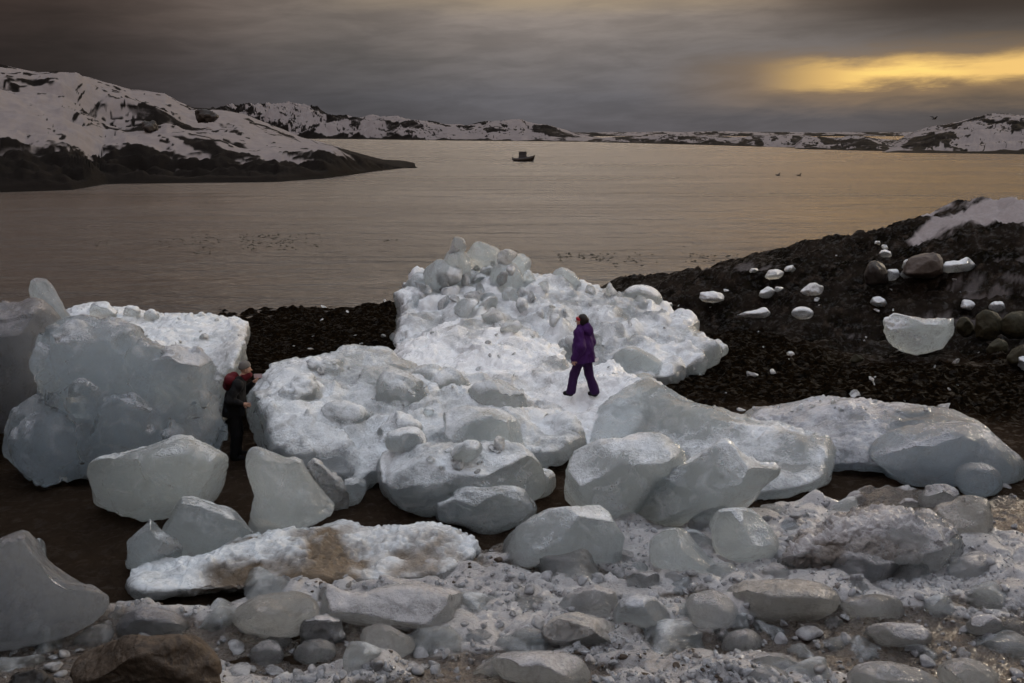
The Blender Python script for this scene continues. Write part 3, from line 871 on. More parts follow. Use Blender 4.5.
ice('ice_chunk', 'tiny knob of ice beside a larger lump on the flat left slab', [(143, 318), (145, 312), (151, 308), (157, 313), (158, 320), (148, 322)], Y=23.4, group=HEAP, cat='ice chunk', frost=.3, cuts=4, bil=(.4, .03))
ice('ice_chunk', 'low rounded ice hump on the left slab next to the leaning blade', [(90, 312), (95, 303), (105, 300), (114, 307), (120, 316), (108, 322), (94, 320)], Y=23.0, group=HEAP, cat='ice chunk', frost=.3, cuts=4, bil=(.4, .03))
ice('ice_chunk', 'small jagged ice crumb at the rear right of the flat left slab', [(195, 319), (197, 313), (201, 311), (206, 315), (209, 321), (200, 323)], Y=23.4, group=HEAP, cat='ice chunk', frost=.5, cuts=4, bil=(.3, .03))

# --- the great mound the walker is on
ice('ice_mound', 'broad glassy ice mound sloping down to the right, carrying a heap of ice blocks',
    [(398, 300), (404, 285), (425, 275), (460, 272), (520, 276), (560, 280), (585, 286), (606, 291), (640, 301), (665, 309), (684, 314), (694, 322), (695, 335), (705, 340), (716, 344), (727, 350), (716, 355), (706, 364), (692, 377), (672, 385), (650, 383), (620, 384), (560, 400), (470, 400), (410, 380), (394, 352), (397, 322)],
    ctrl=[(400, 295, 31), (440, 280, 32.5), (585, 288, 32.5), (640, 301, 31.5), (690, 318, 30), (725, 350, 28.6), (690, 376, 26.6), (640, 380, 25.6), (620, 340, 28.2), (560, 320, 29.6), (560, 400, 24.4), (400, 355, 26.8), (450, 320, 29), (470, 400, 24.5), (680, 345, 28.3)],
    T=1.5, R=22, p=2.6, frost=.22, bil=(1.5, .24), fine=.03, fb=.20, cuts=0, scal=.05, group=BERGS, cat='ice mound', vox=1.7)
ice('ice_mound', 'bright white crusted ice hump with the walker standing on its lower right end',
    [(392, 358), (402, 347), (425, 337), (447, 326), (470, 321), (500, 322), (530, 331), (552, 343), (563, 356), (572, 372), (590, 368), (612, 369), (632, 375), (645, 382), (650, 410), (640, 450), (600, 458), (560, 452), (520, 440), (460, 415), (410, 385)],
    ctrl=[(395, 360, 24.6), (445, 328, 26.2), (500, 322, 26.4), (552, 343, 25.0), (572, 372, 22.6), (590, 398, 20.9), (640, 377, 21.4), (500, 380, 22.4), (430, 370, 23.9), (600, 440, 19.4), (520, 430, 20.6), (640, 430, 19.7), (460, 400, 22.4)],
    T=1.25, R=20, p=2.6, frost=.34, bil=(.9, .20), fine=.038, fb=.10, cuts=0, mat=WHITE, group=BERGS, cat='ice mound', vox=1.6)
ice('ice_wall', 'long smooth grey ice wall falling to the right below the walker, blunt right end',
    [(588, 440), (596, 415), (612, 396), (628, 384), (641, 376), (650, 378), (665, 388), (686, 401), (710, 405), (735, 414), (760, 425), (782, 425), (815, 437), (829, 441), (832, 474), (825, 486), (808, 493), (780, 499), (700, 505), (620, 490), (590, 465)],
    ctrl=[(600, 410, 19.6), (641, 377, 20.6), (700, 404, 18.9), (760, 426, 17.9), (825, 442, 17.1), (825, 485, 16.2), (760, 495, 16.0), (680, 495, 16.6), (610, 480, 17.3), (700, 450, 17.9)],
    T=.95, R=16, p=3.0, frost=-.12, bil=(1.1, .07), fine=.04, fb=.06, cuts=0, scal=.05, group=BERGS, cat='ice wall', vox=1.6)
ice('ice_block', 'smooth blue-grey rounded lump embedded in the right flank of the far ice mound',
    [(610, 372), (612, 357), (622, 348), (638, 347), (654, 357), (668, 366), (664, 376), (640, 381), (618, 379)], Y=25.2, T=.7, frost=0, bil=(.8, .04), cuts=4, group=CHUNKS)

HP = dict(frost=-.12, bil=(.5, .05), cuts=6, group=HEAP, cat='ice chunk', vox=1.4)
ice('ice_block', 'tall upright block of clear ice on the heap, second from its left end', [(439, 294), (440, 262), (443, 251), (455, 247), (466, 250), (472, 260), (472, 275), (467, 294), (450, 300)], Y=30.6, T=.5, **{**HP, 'cat': 'ice block'})
ice('ice_block', 'pointed ice block at the very top of the far heap', [(464, 256), (470, 247), (478, 241), (490, 245), (500, 252), (503, 264), (492, 274), (474, 272)], Y=32.2, T=.6, **{**HP, 'cat': 'ice block'})
ice('ice_block', 'squarish ice block leaning on the left side of the tall upright heap block', [(423, 276), (430, 264), (440, 259), (448, 264), (449, 282), (444, 294), (432, 295), (425, 288)], Y=30.2, T=.5, **{**HP, 'cat': 'ice block'})
ice('ice_block', 'rounded upright ice block with sheer front, right of centre in the heap', [(489, 294), (492, 270), (500, 263), (514, 263), (523, 275), (523, 292), (510, 301), (495, 300)], Y=30.5, T=.55, **{**HP, 'cat': 'ice block'})
ice('ice_block', 'rounded ice block peeping out behind the sheer-fronted block of the heap', [(502, 266), (506, 258), (513, 253), (525, 253), (532, 260), (531, 272), (522, 282), (508, 278)], Y=31.6, T=.5, **{**HP, 'cat': 'ice block'})
ice('ice_chunk', 'narrow ice chunk wedged to the right of the sheer-fronted heap block', [(521, 290), (523, 276), (528, 269), (535, 278), (536, 288), (530, 294)], Y=30.9, **HP)
ice('ice_block', 'lone wedge of ice on the skyline of the mound, right of the heap', [(546, 288), (550, 275), (554, 269), (565, 266), (578, 274), (582, 288), (570, 294), (554, 294)], Y=31.8, T=.55, **{**HP, 'cat': 'ice block'})
ice('ice_chunk', 'long smooth ice chunk lying at the foot of the heap', [(462, 314), (466, 304), (474, 299), (487, 300), (500, 309), (505, 318), (490, 324), (470, 322)], Y=28.9, **HP)
ice('ice_chunk', 'flat-topped ice chunk below the tall upright heap block', [(444, 308), (449, 297), (462, 295), (468, 301), (466, 312), (452, 316)], Y=29.3, **HP)
ice('ice_chunk', 'angular ice chunk lying above the long smooth one at the heap foot', [(478, 303), (484, 294), (493, 293), (499, 300), (496, 308), (484, 309)], Y=29.7, **HP)
ice('ice_chunk', 'little ice cube just in front of the heap foot', [(448, 318), (453, 311), (459, 312), (464, 319), (456, 323)], Y=28.6, **HP)
ice('ice_block', 'broad ice block at the left foot of the heap above the seaweed beach', [(404, 316), (406, 298), (414, 292), (426, 300), (429, 314), (420, 322)], Y=29.6, T=.5, **{**HP, 'cat': 'ice block'})
ice('ice_block', 'dim sloping ice block at the heap’s left shoulder', [(402, 296), (406, 284), (416, 272), (426, 274), (430, 290), (424, 302), (410, 304)], Y=30.9, T=.5, **{**HP, 'cat': 'ice block'})
ice('ice_chunk', 'glassy chunk filling the gap between the tall and the sheer-fronted heap blocks', [(468, 290), (474, 276), (484, 274), (492, 282), (490, 296), (476, 300)], Y=31.0, **HP)
ice('ice_block', 'smooth oval ice boulder perched on the right edge of the far mound, before the rocks', [(621, 300), (623, 291), (631, 285), (644, 284), (655, 288), (663, 297), (662, 305), (652, 310), (636, 309), (626, 307)], Y=31.4, T=.55, frost=.3, bil=(1, .01), cuts=0, fb=.02, group=BERGS)

# --- the big crusted slab in the middle
ice('ice_slab', 'big crusted pale slab sloping up to a ragged back edge, right of the standing man',
    [(248, 396), (251, 388), (262, 380), (264, 375), (278, 367), (300, 362), (320, 357), (340, 352), (357, 348), (372, 352), (400, 361), (425, 366), (440, 374), (455, 384), (480, 386), (505, 393), (530, 400), (553, 408), (559, 415), (571, 419), (580, 428), (584, 438), (578, 450), (565, 459), (551, 464), (535, 462), (500, 470), (430, 482), (375, 482), (367, 492), (352, 498), (335, 486), (300, 474), (275, 464), (262, 453), (256, 425), (251, 408)],
    ctrl=[(240, 395, 18.5), (300, 362, 20.6), (357, 350, 21.2), (440, 375, 20.6), (550, 408, 19.6), (580, 440, 18.1), (540, 460, 17.3), (430, 478, 16.7), (350, 495, 16.2), (255, 450, 17.4), (300, 410, 18.3), (400, 420, 18.2), (480, 420, 18.4)],
    T=1.2, R=26, p=2.5, frost=.18, bil=(1.4, .20), fine=.022, fb=.12, cuts=0, lobes=((350, 425, 30, .65), (300, 402, 26, .6), (395, 440, 28, .7), (560, 440, 22, .45), (400, 405, 28, .6), (330, 380, 24, .5), (440, 392, 22, .6), (500, 415, 26, .5), (270, 415, 22, .5)),
    dirtrows=[(300, 450, 60, 28, .22), (430, 372, 60, 14, .12)], group=BERGS, cat='ice slab', vox=1.6)
ice('ice_block', 'clear bluish ice block with a crusted flat top, in front of the big crusted slab',
    [(377, 472), (380, 456), (392, 449), (420, 446), (450, 444), (500, 441), (522, 446), (533, 456), (540, 465), (543, 478), (541, 492), (533, 502), (510, 510), (470, 516), (440, 518), (410, 514), (395, 508), (384, 494), (378, 482)],
    Y=14.9, T=1.0, R=26, p=2.8, lean=.25, frost=.15, bil=(.8, .06), fine=.03, cuts=8, group=BERGS, scal=.05)
ice('ice_block', 'blue-tinted translucent chunk behind the crusted top of the clear block',
    [(436, 447), (438, 422), (446, 412), (470, 408), (500, 411), (514, 417), (521, 432), (526, 450), (520, 462), (450, 462)], Y=16.1, T=.8, R=18, lean=.35, frost=.1, bil=(.7, .05), cuts=6, scal=.06, group=BERGS)
ice('ice_chunk', 'small pale ice lump at the left rear of the clear block’s crusted top', [(387, 442), (391, 433), (405, 429), (420, 430), (427, 437), (426, 449), (405, 453), (391, 450)], Y=15.35, T=.35, frost=.4, bil=(.4, .04), cuts=4, group=CHUNKS, cat='ice chunk')
ice('ice_chunk', 'white wedge of ice lying on the crusted top of the clear block', [(450, 455), (455, 447), (469, 441), (480, 442), (481, 454), (468, 460), (456, 460)], Y=14.45, T=.28, frost=.4, bil=(.4, .02), cuts=6, group=CHUNKS, cat='ice chunk')
ice('ice_chunk', 'tiny round ice ball resting on the big crusted slab', [(424, 412), (426, 408), (431, 408), (434, 412), (431, 416), (426, 416)], Y=17.3, frost=.5, bil=(.4, .01), cuts=0, group=CHUNKS, cat='ice chunk')
ice('ice_chunk', 'ice slice tucked behind the right side of the clear block', [(532, 470), (545, 470), (554, 475), (556, 484), (551, 496), (540, 503), (530, 498)], Y=15.6, T=.5, frost=.1, bil=(.5, .04), cuts=4, group=CHUNKS, cat='ice chunk')
ice('ice_block', 'greyish wedge of ice with a dark undercut base, below the clear block',
    [(422, 516), (436, 507), (450, 499), (455, 491), (470, 486), (485, 489), (500, 488), (520, 490), (530, 500), (538, 511), (525, 521), (505, 531), (480, 539), (470, 533), (462, 526), (445, 521)], Y=13.75, T=.7, frost=.25, bil=(.6, .05), cuts=6, dirtlow=.35, group=CHUNKS, sink=.5)

# --- left middle pieces
ice('ice_block', 'wide angular grey ice block lying in front of the rounded left berg',
    [(86, 471), (90, 462), (110, 453), (140, 447), (165, 442), (186, 438), (200, 445), (215, 452), (227, 460), (233, 475), (232, 486), (226, 498), (218, 506), (200, 514), (165, 520), (140, 524), (122, 515), (110, 511), (95, 506), (92, 492)], Y=14.35, T=.75, R=24, frost=.05, bil=(.9, .05), cuts=4, cutd=.22, scal=.03, group=CHUNKS)
ice('ice_block', 'smooth half-dome of ice overlapping the wide angular block and the triangular shard',
    [(156, 522), (163, 508), (172, 500), (181, 497), (195, 498), (215, 505), (232, 512), (245, 524), (258, 537), (252, 552), (215, 556), (185, 556), (168, 545)], T=.6, frost=.0, bil=(1, .03), cuts=6, group=CHUNKS)
ice('ice_chunk', 'small peaked ice lump stained with brown silt, left of the half-dome',
    [(122, 560), (124, 548), (133, 535), (145, 521), (149, 516), (155, 520), (159, 528), (172, 537), (185, 548), (180, 560), (160, 567), (135, 570), (125, 567)], T=.42, frost=.2, bil=(.3, .05), cuts=4, dirtrows=[(170, 552, 22, 16, .6)], group=CHUNKS, cat='ice chunk')
ice('ice_block', 'triangular shard of clear ice with a sharp top corner, standing left of the dirty slab',
    [(246, 453), (251, 445), (262, 452), (275, 457), (284, 460), (300, 458), (307, 468), (316, 479), (328, 497), (335, 506), (328, 516), (310, 526), (280, 535), (252, 542), (247, 532), (254, 512), (257, 490), (250, 470)], T=.55, R=22, frost=.05, bil=(.7, .03), cuts=8, cutd=.2, fine=.03, group=CHUNKS)
ice('ice_slab', 'thin yellowish tilted ice slab leaning behind the triangular shard', [(302, 463), (313, 458), (325, 465), (345, 480), (353, 497), (346, 511), (335, 512), (322, 498)], Y=14.6, T=.3, frost=.25, bil=(.4, .04), dirt=.5, cuts=4, group=CHUNKS, cat='ice slab')
ice('ice_chunk', 'grey ice fragment under the left end of the big crusted slab', [(338, 480), (366, 478), (368, 490), (357, 507), (344, 508)], Y=15.0, T=.3, frost=.1, cuts=6, bil=(.4, .04), group=CHUNKS, cat='ice chunk')

# --- centre and right middle
ice('ice_block', 'bright domed ice block with a wet glinting right edge, centre of the foreground slush',
    [(498, 556), (500, 543), (508, 532), (530, 520), (543, 511), (565, 505), (590, 506), (605, 510), (612, 520), (619, 532), (631, 546), (627, 558), (610, 565), (580, 568), (540, 570), (510, 568)], T=.62, R=26, frost=.08, bil=(.8, .04), cuts=8, group=CHUNKS)
ice('ice_block', 'two-lobed smooth ice boulder with a notched top, below the walker',
    [(564, 483), (570, 468), (580, 452), (593, 444), (605, 442), (613, 445), (626, 436), (640, 430), (660, 432), (671, 440), (686, 456), (680, 480), (660, 500), (640, 515), (618, 521), (600, 523), (586, 514), (567, 505)], Y=14.35, T=.95, R=30, frost=.05, bil=(1, .05), cuts=6, lobes=((602, 482, 36, .45), (652, 470, 34, .3)), group=BERGS)
ice('ice_block', 'broad pale ice boulder with a pointed right corner, resting against the two-lobed boulder',
    [(629, 505), (636, 493), (650, 484), (655, 475), (680, 465), (690, 460), (705, 450), (722, 439), (735, 443), (745, 455), (758, 462), (779, 466), (776, 482), (772, 499), (745, 510), (710, 520), (680, 527), (650, 524), (635, 517)], Y=14.0, T=.85, R=28, frost=.05, bil=(1, .05), cuts=8, group=BERGS)
ice('ice_slab', 'long low ice slab with a crumbly back edge, behind the right foreground',
    [(742, 415), (760, 407), (780, 403), (800, 401), (820, 399), (860, 398), (890, 403), (905, 407), (930, 407), (950, 409), (985, 425), (1001, 441), (1016, 458), (1000, 472), (940, 478), (880, 474), (840, 470), (800, 484), (770, 474), (750, 440)],
    ctrl=[(745, 415, 20.2), (860, 398, 19.6), (985, 425, 18.4), (1010, 458, 17.6), (940, 476, 17.0), (800, 482, 17.6), (850, 440, 18.2)], T=.9, R=18, p=3.0, mat=GLASSY, frost=.05, bil=(.9, .05), fine=.04, cuts=0, scal=.04, group=BERGS, cat='ice slab')
ice('ice_slab', 'dark translucent ice slab with an undercut left end, in front of the long low slab',
    [(868, 455), (872, 441), (885, 433), (900, 429), (930, 425), (960, 421), (985, 428), (1005, 445), (1024, 463), (1022, 480), (990, 488), (935, 489), (905, 484), (890, 476), (880, 466)], Y=16.1, T=.8, R=22, lean=.3, frost=-.15, bil=(.8, .04), cuts=8, scal=.05, group=BERGS, cat='ice slab', sink=.3, mat=GLASSY)
ice('ice_block', 'small smooth grey dome of ice at the right, in front of the dark translucent slab', [(951, 478), (957, 466), (970, 461), (985, 462), (998, 470), (1005, 487), (992, 498), (962, 497)], Y=15.4, T=.4, frost=0, bil=(1, .01), cuts=0, fb=.02, group=CHUNKS, mat=GLASSY)
ice('ice_chunk', 'brownish ice lump left of the small grey dome', [(919, 508), (924, 491), (938, 483), (950, 481), (962, 494), (962, 508), (940, 515)], Y=14.7, frost=.2, dirt=.15, group=CHUNKS, cat='ice chunk', mat=GREYICE)
ice('ice_chunk', 'small low ice piece between the open water puddle and the brownish lump', [(891, 510), (900, 499), (918, 498), (924, 506), (915, 514), (898, 515)], Y=14.6, frost=.3, group=CHUNKS, cat='ice chunk', mat=GREYICE)
ice('ice_block', 'low grey-brown ice hump at the right edge of the slush, under the small dome', [(922, 522), (940, 507), (962, 500), (986, 503), (1002, 518), (996, 540), (960, 549), (932, 540)], T=.5, frost=.0, dirt=.12, group=CHUNKS, mat=DIRTY)
ice('ice_block', 'faceted clear ice lump with a glinting right corner, right of the slush centre',
    [(711, 530), (716, 512), (727, 508), (742, 505), (755, 510), (766, 522), (779, 540), (778, 558), (755, 565), (725, 562), (713, 550)], T=.5, frost=.05, cuts=8, bil=(.8, .03), group=CHUNKS)
ice('ice_chunk', 'rounded ice chunk tucked behind the faceted clear lump', [(689, 527), (695, 515), (706, 505), (722, 502), (730, 508), (726, 525), (710, 535), (696, 535)], frost=.1, bil=(.6, .02), group=CHUNKS, cat='ice chunk')
ice('ice_block', 'low smooth clear ice lump left of the faceted clear lump', [(650, 550), (652, 536), (664, 528), (681, 523), (691, 528), (701, 545), (720, 560), (724, 578), (702, 585), (668, 580), (652, 565)], T=.5, frost=.0, bil=(.9, .03), cuts=6, group=CHUNKS)

# --- dirty and low slabs of the foreground
ice('ice_slab', 'long dirty ice slab with a brown muddy underside, in front of the triangular shard',
    [(130, 584), (140, 571), (150, 563), (190, 555), (220, 548), (250, 540), (300, 530), (325, 524), (345, 519), (362, 522), (385, 527), (402, 526), (425, 521), (455, 523), (469, 534), (480, 549), (472, 562), (455, 572), (440, 582), (380, 585), (300, 588), (260, 592), (190, 594), (145, 598), (133, 593)],
    ctrl=[(135, 585, 11.75), (250, 540, 12.8), (350, 520, 13.5), (470, 535, 13.1), (470, 560, 12.4), (300, 588, 11.6), (150, 597, 11.4), (300, 550, 12.3)], T=.5, R=16, p=2.6, frost=.62, bil=(.45, .05), fb=.07, fine=.035, cuts=0,
    dirtrows=[(300, 572, 70, 22, .75), (420, 562, 60, 24, .6), (230, 575, 40, 20, .8), (350, 565, 160, 16, .35)], group=BERGS, cat='ice slab', vox=1.4)
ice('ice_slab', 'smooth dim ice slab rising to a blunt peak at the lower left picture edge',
    [(-60, 560), (-20, 545), (0, 540), (12, 533), (26, 530), (34, 540), (43, 554), (56, 567), (76, 581), (96, 589), (110, 600), (100, 618), (60, 640), (0, 655), (-60, 655)], T=.7, R=24, lean=.5, frost=-.45, dirt=.12, bil=(.9, .04), cuts=6, group=BERGS, cat='ice slab', mat=EDGE_DARK)  # dark material stands in for the dimming of the corner
ice('ice_chunk', 'small squared ice piece behind the dim slab’s peak at lower left', [(33, 545), (36, 537), (43, 538), (46, 556), (40, 562)], T=.2, frost=.1, group=CHUNKS, cat='ice chunk')
ice('ice_slab', 'low flat sheet of pale ice with a raised pointed left end, below the dirty slab',
    [(315, 602), (316, 583), (330, 585), (346, 592), (362, 595), (385, 588), (420, 587), (445, 590), (468, 597), (474, 612), (458, 627), (430, 634), (395, 630), (350, 620), (318, 620)], T=.55, R=14, lean=.6, frost=.05, bil=(.6, .03), cuts=6, group=CHUNKS, cat='ice slab', mat=GREYICE)
ice('ice_block', 'dull grey-brown ice boulder half sunk in slush, left of the pale flat sheet', [(226, 618), (236, 606), (255, 599), (290, 593), (316, 600), (320, 620), (304, 632), (285, 642), (258, 640), (238, 632)], T=.5, frost=-.2, mat=DIRTY, dirt=.12, bil=(.6, .03), cuts=6, group=CHUNKS)
ice('ice_slab', 'glassy flat ice pane lying in the slush at the left, under the dirty slab’s left end', [(110, 624), (122, 612), (150, 603), (180, 610), (192, 622), (186, 636), (152, 643), (122, 636)], T=.45, lean=.6, frost=-.1, bil=(.6, .03), cuts=4, group=CHUNKS, cat='ice slab', mat=EDGE_DARK)
ice('ice_block', 'silt-brown ice mound studded with dark pebbles, at the right behind the cobbles',
    [(772, 566), (782, 547), (800, 536), (822, 528), (832, 517), (860, 511), (900, 509), (940, 519), (962, 540), (958, 562), (930, 572), (880, 572), (830, 571), (795, 570)],
    T=.75, R=18, lean=.7, frost=.3, bil=(.25, .10), fine=.05, cuts=0, dirt=.12, dirtrows=[(880, 540, 60, 18, .55), (812, 556, 40, 16, .6)], mat=GREYICE, group=CHUNKS, cat='ice mound')
ice('ice_slab', 'smooth flattish ice slab lying below the pebble-studded brown mound', [(830, 572), (838, 557), (860, 553), (890, 559), (906, 572), (880, 583), (845, 583)], T=.4, frost=.0, bil=(.6, .02), cuts=4, group=CHUNKS, cat='ice slab', mat=GREYICE)
ice('ice_block', 'yellow-edged cloudy ice block with a sloping top, right of centre near the bottom', [(538, 632), (552, 617), (572, 611), (600, 617), (620, 628), (632, 640), (622, 650), (590, 654), (558, 652), (542, 644)], T=.45, frost=-.1, mat=DIRTY, dirt=.12, bil=(.5, .03), cuts=6, group=CHUNKS)
ice('ice_block', 'dome of clear dark ice beneath a cream-coloured ice cube', [(612, 618), (618, 600), (640, 592), (660, 600), (670, 620), (664, 636), (632, 640), (618, 632)], T=.45, frost=-.1, bil=(.6, .02), cuts=4, group=CHUNKS, mat=GLASSY)
ice('ice_block', 'broken clear ice lump with a dark crack, left of the cream-coloured cube', [(560, 610), (568, 594), (590, 586), (612, 590), (618, 606), (610, 620), (580, 624)], T=.42, frost=.0, bil=(.4, .04), cuts=8, group=CHUNKS, mat=GREYICE)
ice('ice_slab', 'wide cloudy ice block frozen flat in the slush above the two oval cobbles', [(725, 604), (735, 588), (770, 581), (810, 582), (836, 590), (842, 606), (830, 620), (780, 626), (740, 622)], T=.55, lean=.5, frost=-.1, mat=DIRTY, dirt=.10, bil=(.5, .03), cuts=6, group=CHUNKS, cat='ice slab')
ice('ice_block', 'low glassy ice lump left of the wide cloudy block, with wet sparkles', [(682, 615), (690, 600), (710, 594), (728, 600), (738, 618), (728, 632), (702, 634)], T=.4, frost=.0, bil=(.5, .03), cuts=6, group=CHUNKS, mat=GREYICE)

CB = dict(mat=GREYICE, frost=-.12, bil=(.35, .03), fb=.03, fine=.012, group=STONES, cat='ice cobble', cuts=5, cutd=.15, vox=1.3)
ice('ice_cube', 'squared-off ice cube in the left foreground slush', [(299, 638), (301, 620), (306, 617), (338, 617), (343, 630), (341, 642), (318, 645), (302, 643)], T=.3, p=4, R=8, **{**CB, 'cat': 'ice cube', 'cuts': 1})
ice('ice_cobble', 'flat-topped ice cobble just below the squared-off cube', [(296, 656), (301, 645), (315, 641), (331, 642), (337, 651), (334, 663), (316, 666), (300, 664)], T=.26, **CB)
ice('ice_cobble', 'little round ice cobble at the right corner of the squared-off cube', [(328, 642), (331, 632), (340, 629), (347, 635), (346, 646), (336, 650)], T=.15, **CB)
ice('ice_cobble', 'pale egg-shaped ice cobble with a dark hollow below, left of the bottom centre', [(357, 648), (360, 633), (370, 627), (386, 626), (400, 632), (413, 641), (414, 650), (400, 659), (390, 669), (376, 671), (364, 662)], T=.36, **CB)
ice('ice_cobble', 'largest flat oval ice slab at the bottom centre', [(491, 664), (498, 656), (520, 653), (545, 652), (575, 656), (589, 668), (590, 682), (575, 692), (540, 694), (505, 684)], T=.42, **{**CB, 'bil': (.7, .02)})
ice('ice_cobble', 'lumpy ice cobble just above the largest flat oval slab', [(508, 642), (515, 630), (530, 627), (545, 630), (556, 640), (556, 650), (540, 655), (518, 653)], T=.26, **CB)
ice('ice_cube', 'cream-coloured squared ice piece right of the centre', [(624, 584), (628, 573), (645, 571), (661, 574), (663, 586), (656, 597), (640, 598), (628, 595)], T=.3, p=3.2, **{**CB, 'cat': 'ice cube', 'dirt': .12})
ice('ice_cube', 'small squared ice piece touching the right side of the cream-coloured one', [(661, 588), (663, 575), (676, 572), (684, 578), (684, 590), (672, 595)], T=.2, p=3, **{**CB, 'cat': 'ice cube'})
ice('ice_cobble', 'smooth round ice cobble right of the yellow-edged cloudy block', [(626, 634), (632, 624), (645, 621), (654, 628), (653, 638), (642, 643), (630, 641)], T=.2, **CB)
ice('ice_cobble', 'long loaf-shaped ice cobble, upper one of the oval pair at right', [(839, 611), (845, 601), (868, 597), (890, 597), (899, 602), (901, 614), (882, 622), (856, 622), (842, 618)], T=.34, **CB)
ice('ice_cobble', 'flat oval ice cobble, lower one of the oval pair at right', [(862, 635), (869, 625), (890, 622), (915, 624), (930, 630), (933, 641), (920, 649), (892, 651), (868, 644)], T=.38, **CB)
ice('ice_cobble', 'small round ice cobble left of the oval pair', [(819, 626), (827, 617), (841, 616), (849, 625), (842, 634), (826, 634)], T=.18, **CB)
ice('ice_cobble', 'long tapering ice cobble at the bottom, left of the oval pair', [(738, 661), (753, 652), (775, 650), (802, 661), (830, 667), (833, 676), (805, 685), (765, 686), (742, 675)], T=.32, **CB)
ice('ice_cobble', 'wide flat ice cobble cut by the bottom picture edge, below the oval pair', [(846, 676), (862, 667), (895, 666), (925, 673), (944, 686), (930, 700), (860, 700)], T=.4, **CB)
ice('ice_cobble', 'hump-backed ice cobble in the bottom right corner', [(936, 670), (948, 659), (962, 657), (985, 665), (1003, 680), (992, 696), (948, 696)], T=.34, **CB)
ice('ice_cobble', 'grey egg-shaped ice cobble alone near the right edge', [(965, 626), (973, 615), (990, 612), (1004, 621), (1002, 632), (986, 638), (970, 634)], T=.24, **CB)
ice('ice_cobble', 'angular pale ice cobble under the low glassy lump', [(664, 642), (670, 631), (690, 626), (707, 633), (706, 645), (684, 652), (668, 650)], T=.28, **{**CB, 'cuts': 3})
ice('ice_cobble', 'rough grey ice cobble between the angular pale one and the long tapering one', [(719, 642), (731, 631), (750, 628), (761, 638), (758, 650), (736, 655), (722, 651)], T=.26, **CB)
ice('ice_cobble', 'pinkish flattened ice cobble on the glassy pane at lower left', [(158, 637), (164, 631), (180, 630), (186, 636), (183, 645), (166, 646)], T=.18, **{**CB, 'dirt': .12})
ice('ice_cobble', 'smooth flat ice lump on the left end of the long dirty slab', [(185, 571), (190, 566), (205, 564), (213, 569), (210, 577), (194, 579)], T=.18, **CB)

# --- ice on the dark rocks at the right
RI = dict(group=ROCKICE, cat='ice piece', frost=.55, bil=(.5, .03), fb=.06, fine=.025, cuts=9, cutd=.32, vox=1.1, ch=0)


def onrock(label, poly, **kw):
    kw.setdefault('T', .30)
    a = np.asarray(poly, float)
    b = hit(a[:, 0].mean(), a[:, 1].max() - 1)
    return ice('ice_piece', label, poly, Y=b[1] - .05, sink=.0, **{**RI, **kw})


onrock('large half-bowl ice block with a ragged white top, on the dark shore at right', [(882, 332), (884, 319), (894, 313), (910, 316), (925, 320), (940, 319), (954, 318), (952, 335), (941, 348), (917, 355), (900, 351), (887, 343)], cat='ice block', T=.8, frost=.2, fine=.05, cuts=4)
onrock('white egg-shaped ice ball in the middle of the dark rocks', [(790, 314), (794, 308), (803, 306), (812, 309), (815, 314), (810, 319), (798, 320)], cuts=0, ch=1, bil=(.5, .0), fb=.02)
onrock('flat ragged ice plate on rock above the mound’s right edge', [(698, 298), (700, 292), (712, 292), (724, 294), (728, 299), (716, 302), (702, 302)])
onrock('brightest small ice chunk near the rocky skyline', [(764, 277), (767, 270), (774, 267), (783, 273), (778, 278), (769, 280)])
onrock('small ice chunk between the flat plate and the egg-shaped ball', [(758, 296), (760, 290), (768, 287), (775, 292), (770, 297), (762, 298)])
onrock('pinkish low ice mass between brown rocks, above the egg-shaped ball', [(799, 292), (803, 286), (815, 284), (825, 288), (828, 293), (815, 296), (803, 295)], dirt=.25)
onrock('long thin ice sliver on the rock below the flat plate', [(735, 315), (748, 311), (770, 309), (776, 312), (765, 316), (745, 318)])
onrock('ice lump left of the round grey boulder', [(901, 268), (903, 261), (909, 258), (914, 262), (913, 270), (906, 272)])
onrock('ice lump at the foot of the dark angular boulder', [(883, 278), (888, 270), (897, 269), (901, 276), (896, 280), (888, 281)])
onrock('ice crumb below the round grey boulder', [(924, 274), (929, 268), (937, 268), (941, 273), (934, 277)])
onrock('ragged band of ice right of the round grey boulder', [(942, 270), (946, 263), (958, 261), (968, 257), (975, 266), (966, 272), (950, 273)])
onrock('ice scrap on the ledge beneath the angular boulder', [(871, 303), (873, 298), (880, 297), (888, 302), (884, 306), (876, 306)])
onrock('ice scrap directly above the right rim of the half-bowl block', [(961, 307), (964, 301), (971, 302), (978, 306), (970, 310)])
onrock('flat ice scrap right of the half-bowl block on the ledge', [(989, 307), (994, 303), (1003, 303), (1006, 307), (998, 310)])
onrock('left of two white ice specks high on the rock', [(873, 244), (875, 241), (880, 240), (882, 244), (879, 246)], cuts=3)
onrock('right of two white ice specks high on the rock', [(880, 247), (882, 244), (887, 245), (889, 249), (884, 250)], cuts=3)
onrock('thin ice flake lying below the two high white specks', [(878, 254), (882, 250), (890, 252), (891, 256), (884, 257)], cuts=3)
onrock('ice crumb beside the brightest small chunk near the skyline', [(783, 271), (786, 266), (793, 265), (798, 269), (792, 273)], cuts=3)
onrock('ice crumb at the left of the brightest small chunk', [(750, 272), (753, 268), (758, 269), (759, 273), (754, 274)], cuts=3)
onrock('white ice bead at the right foot of the oval ice boulder', [(664, 307), (666, 303), (671, 303), (673, 307), (669, 309)], cuts=3)
onrock('ice flake beside the small chunk between plate and ball', [(774, 291), (776, 287), (783, 287), (785, 291), (779, 293)], cuts=3)
onrock('low ice patch filling the gap under the round grey boulder', [(900, 275), (905, 270), (914, 270), (918, 275), (912, 278), (904, 278)], cuts=3)
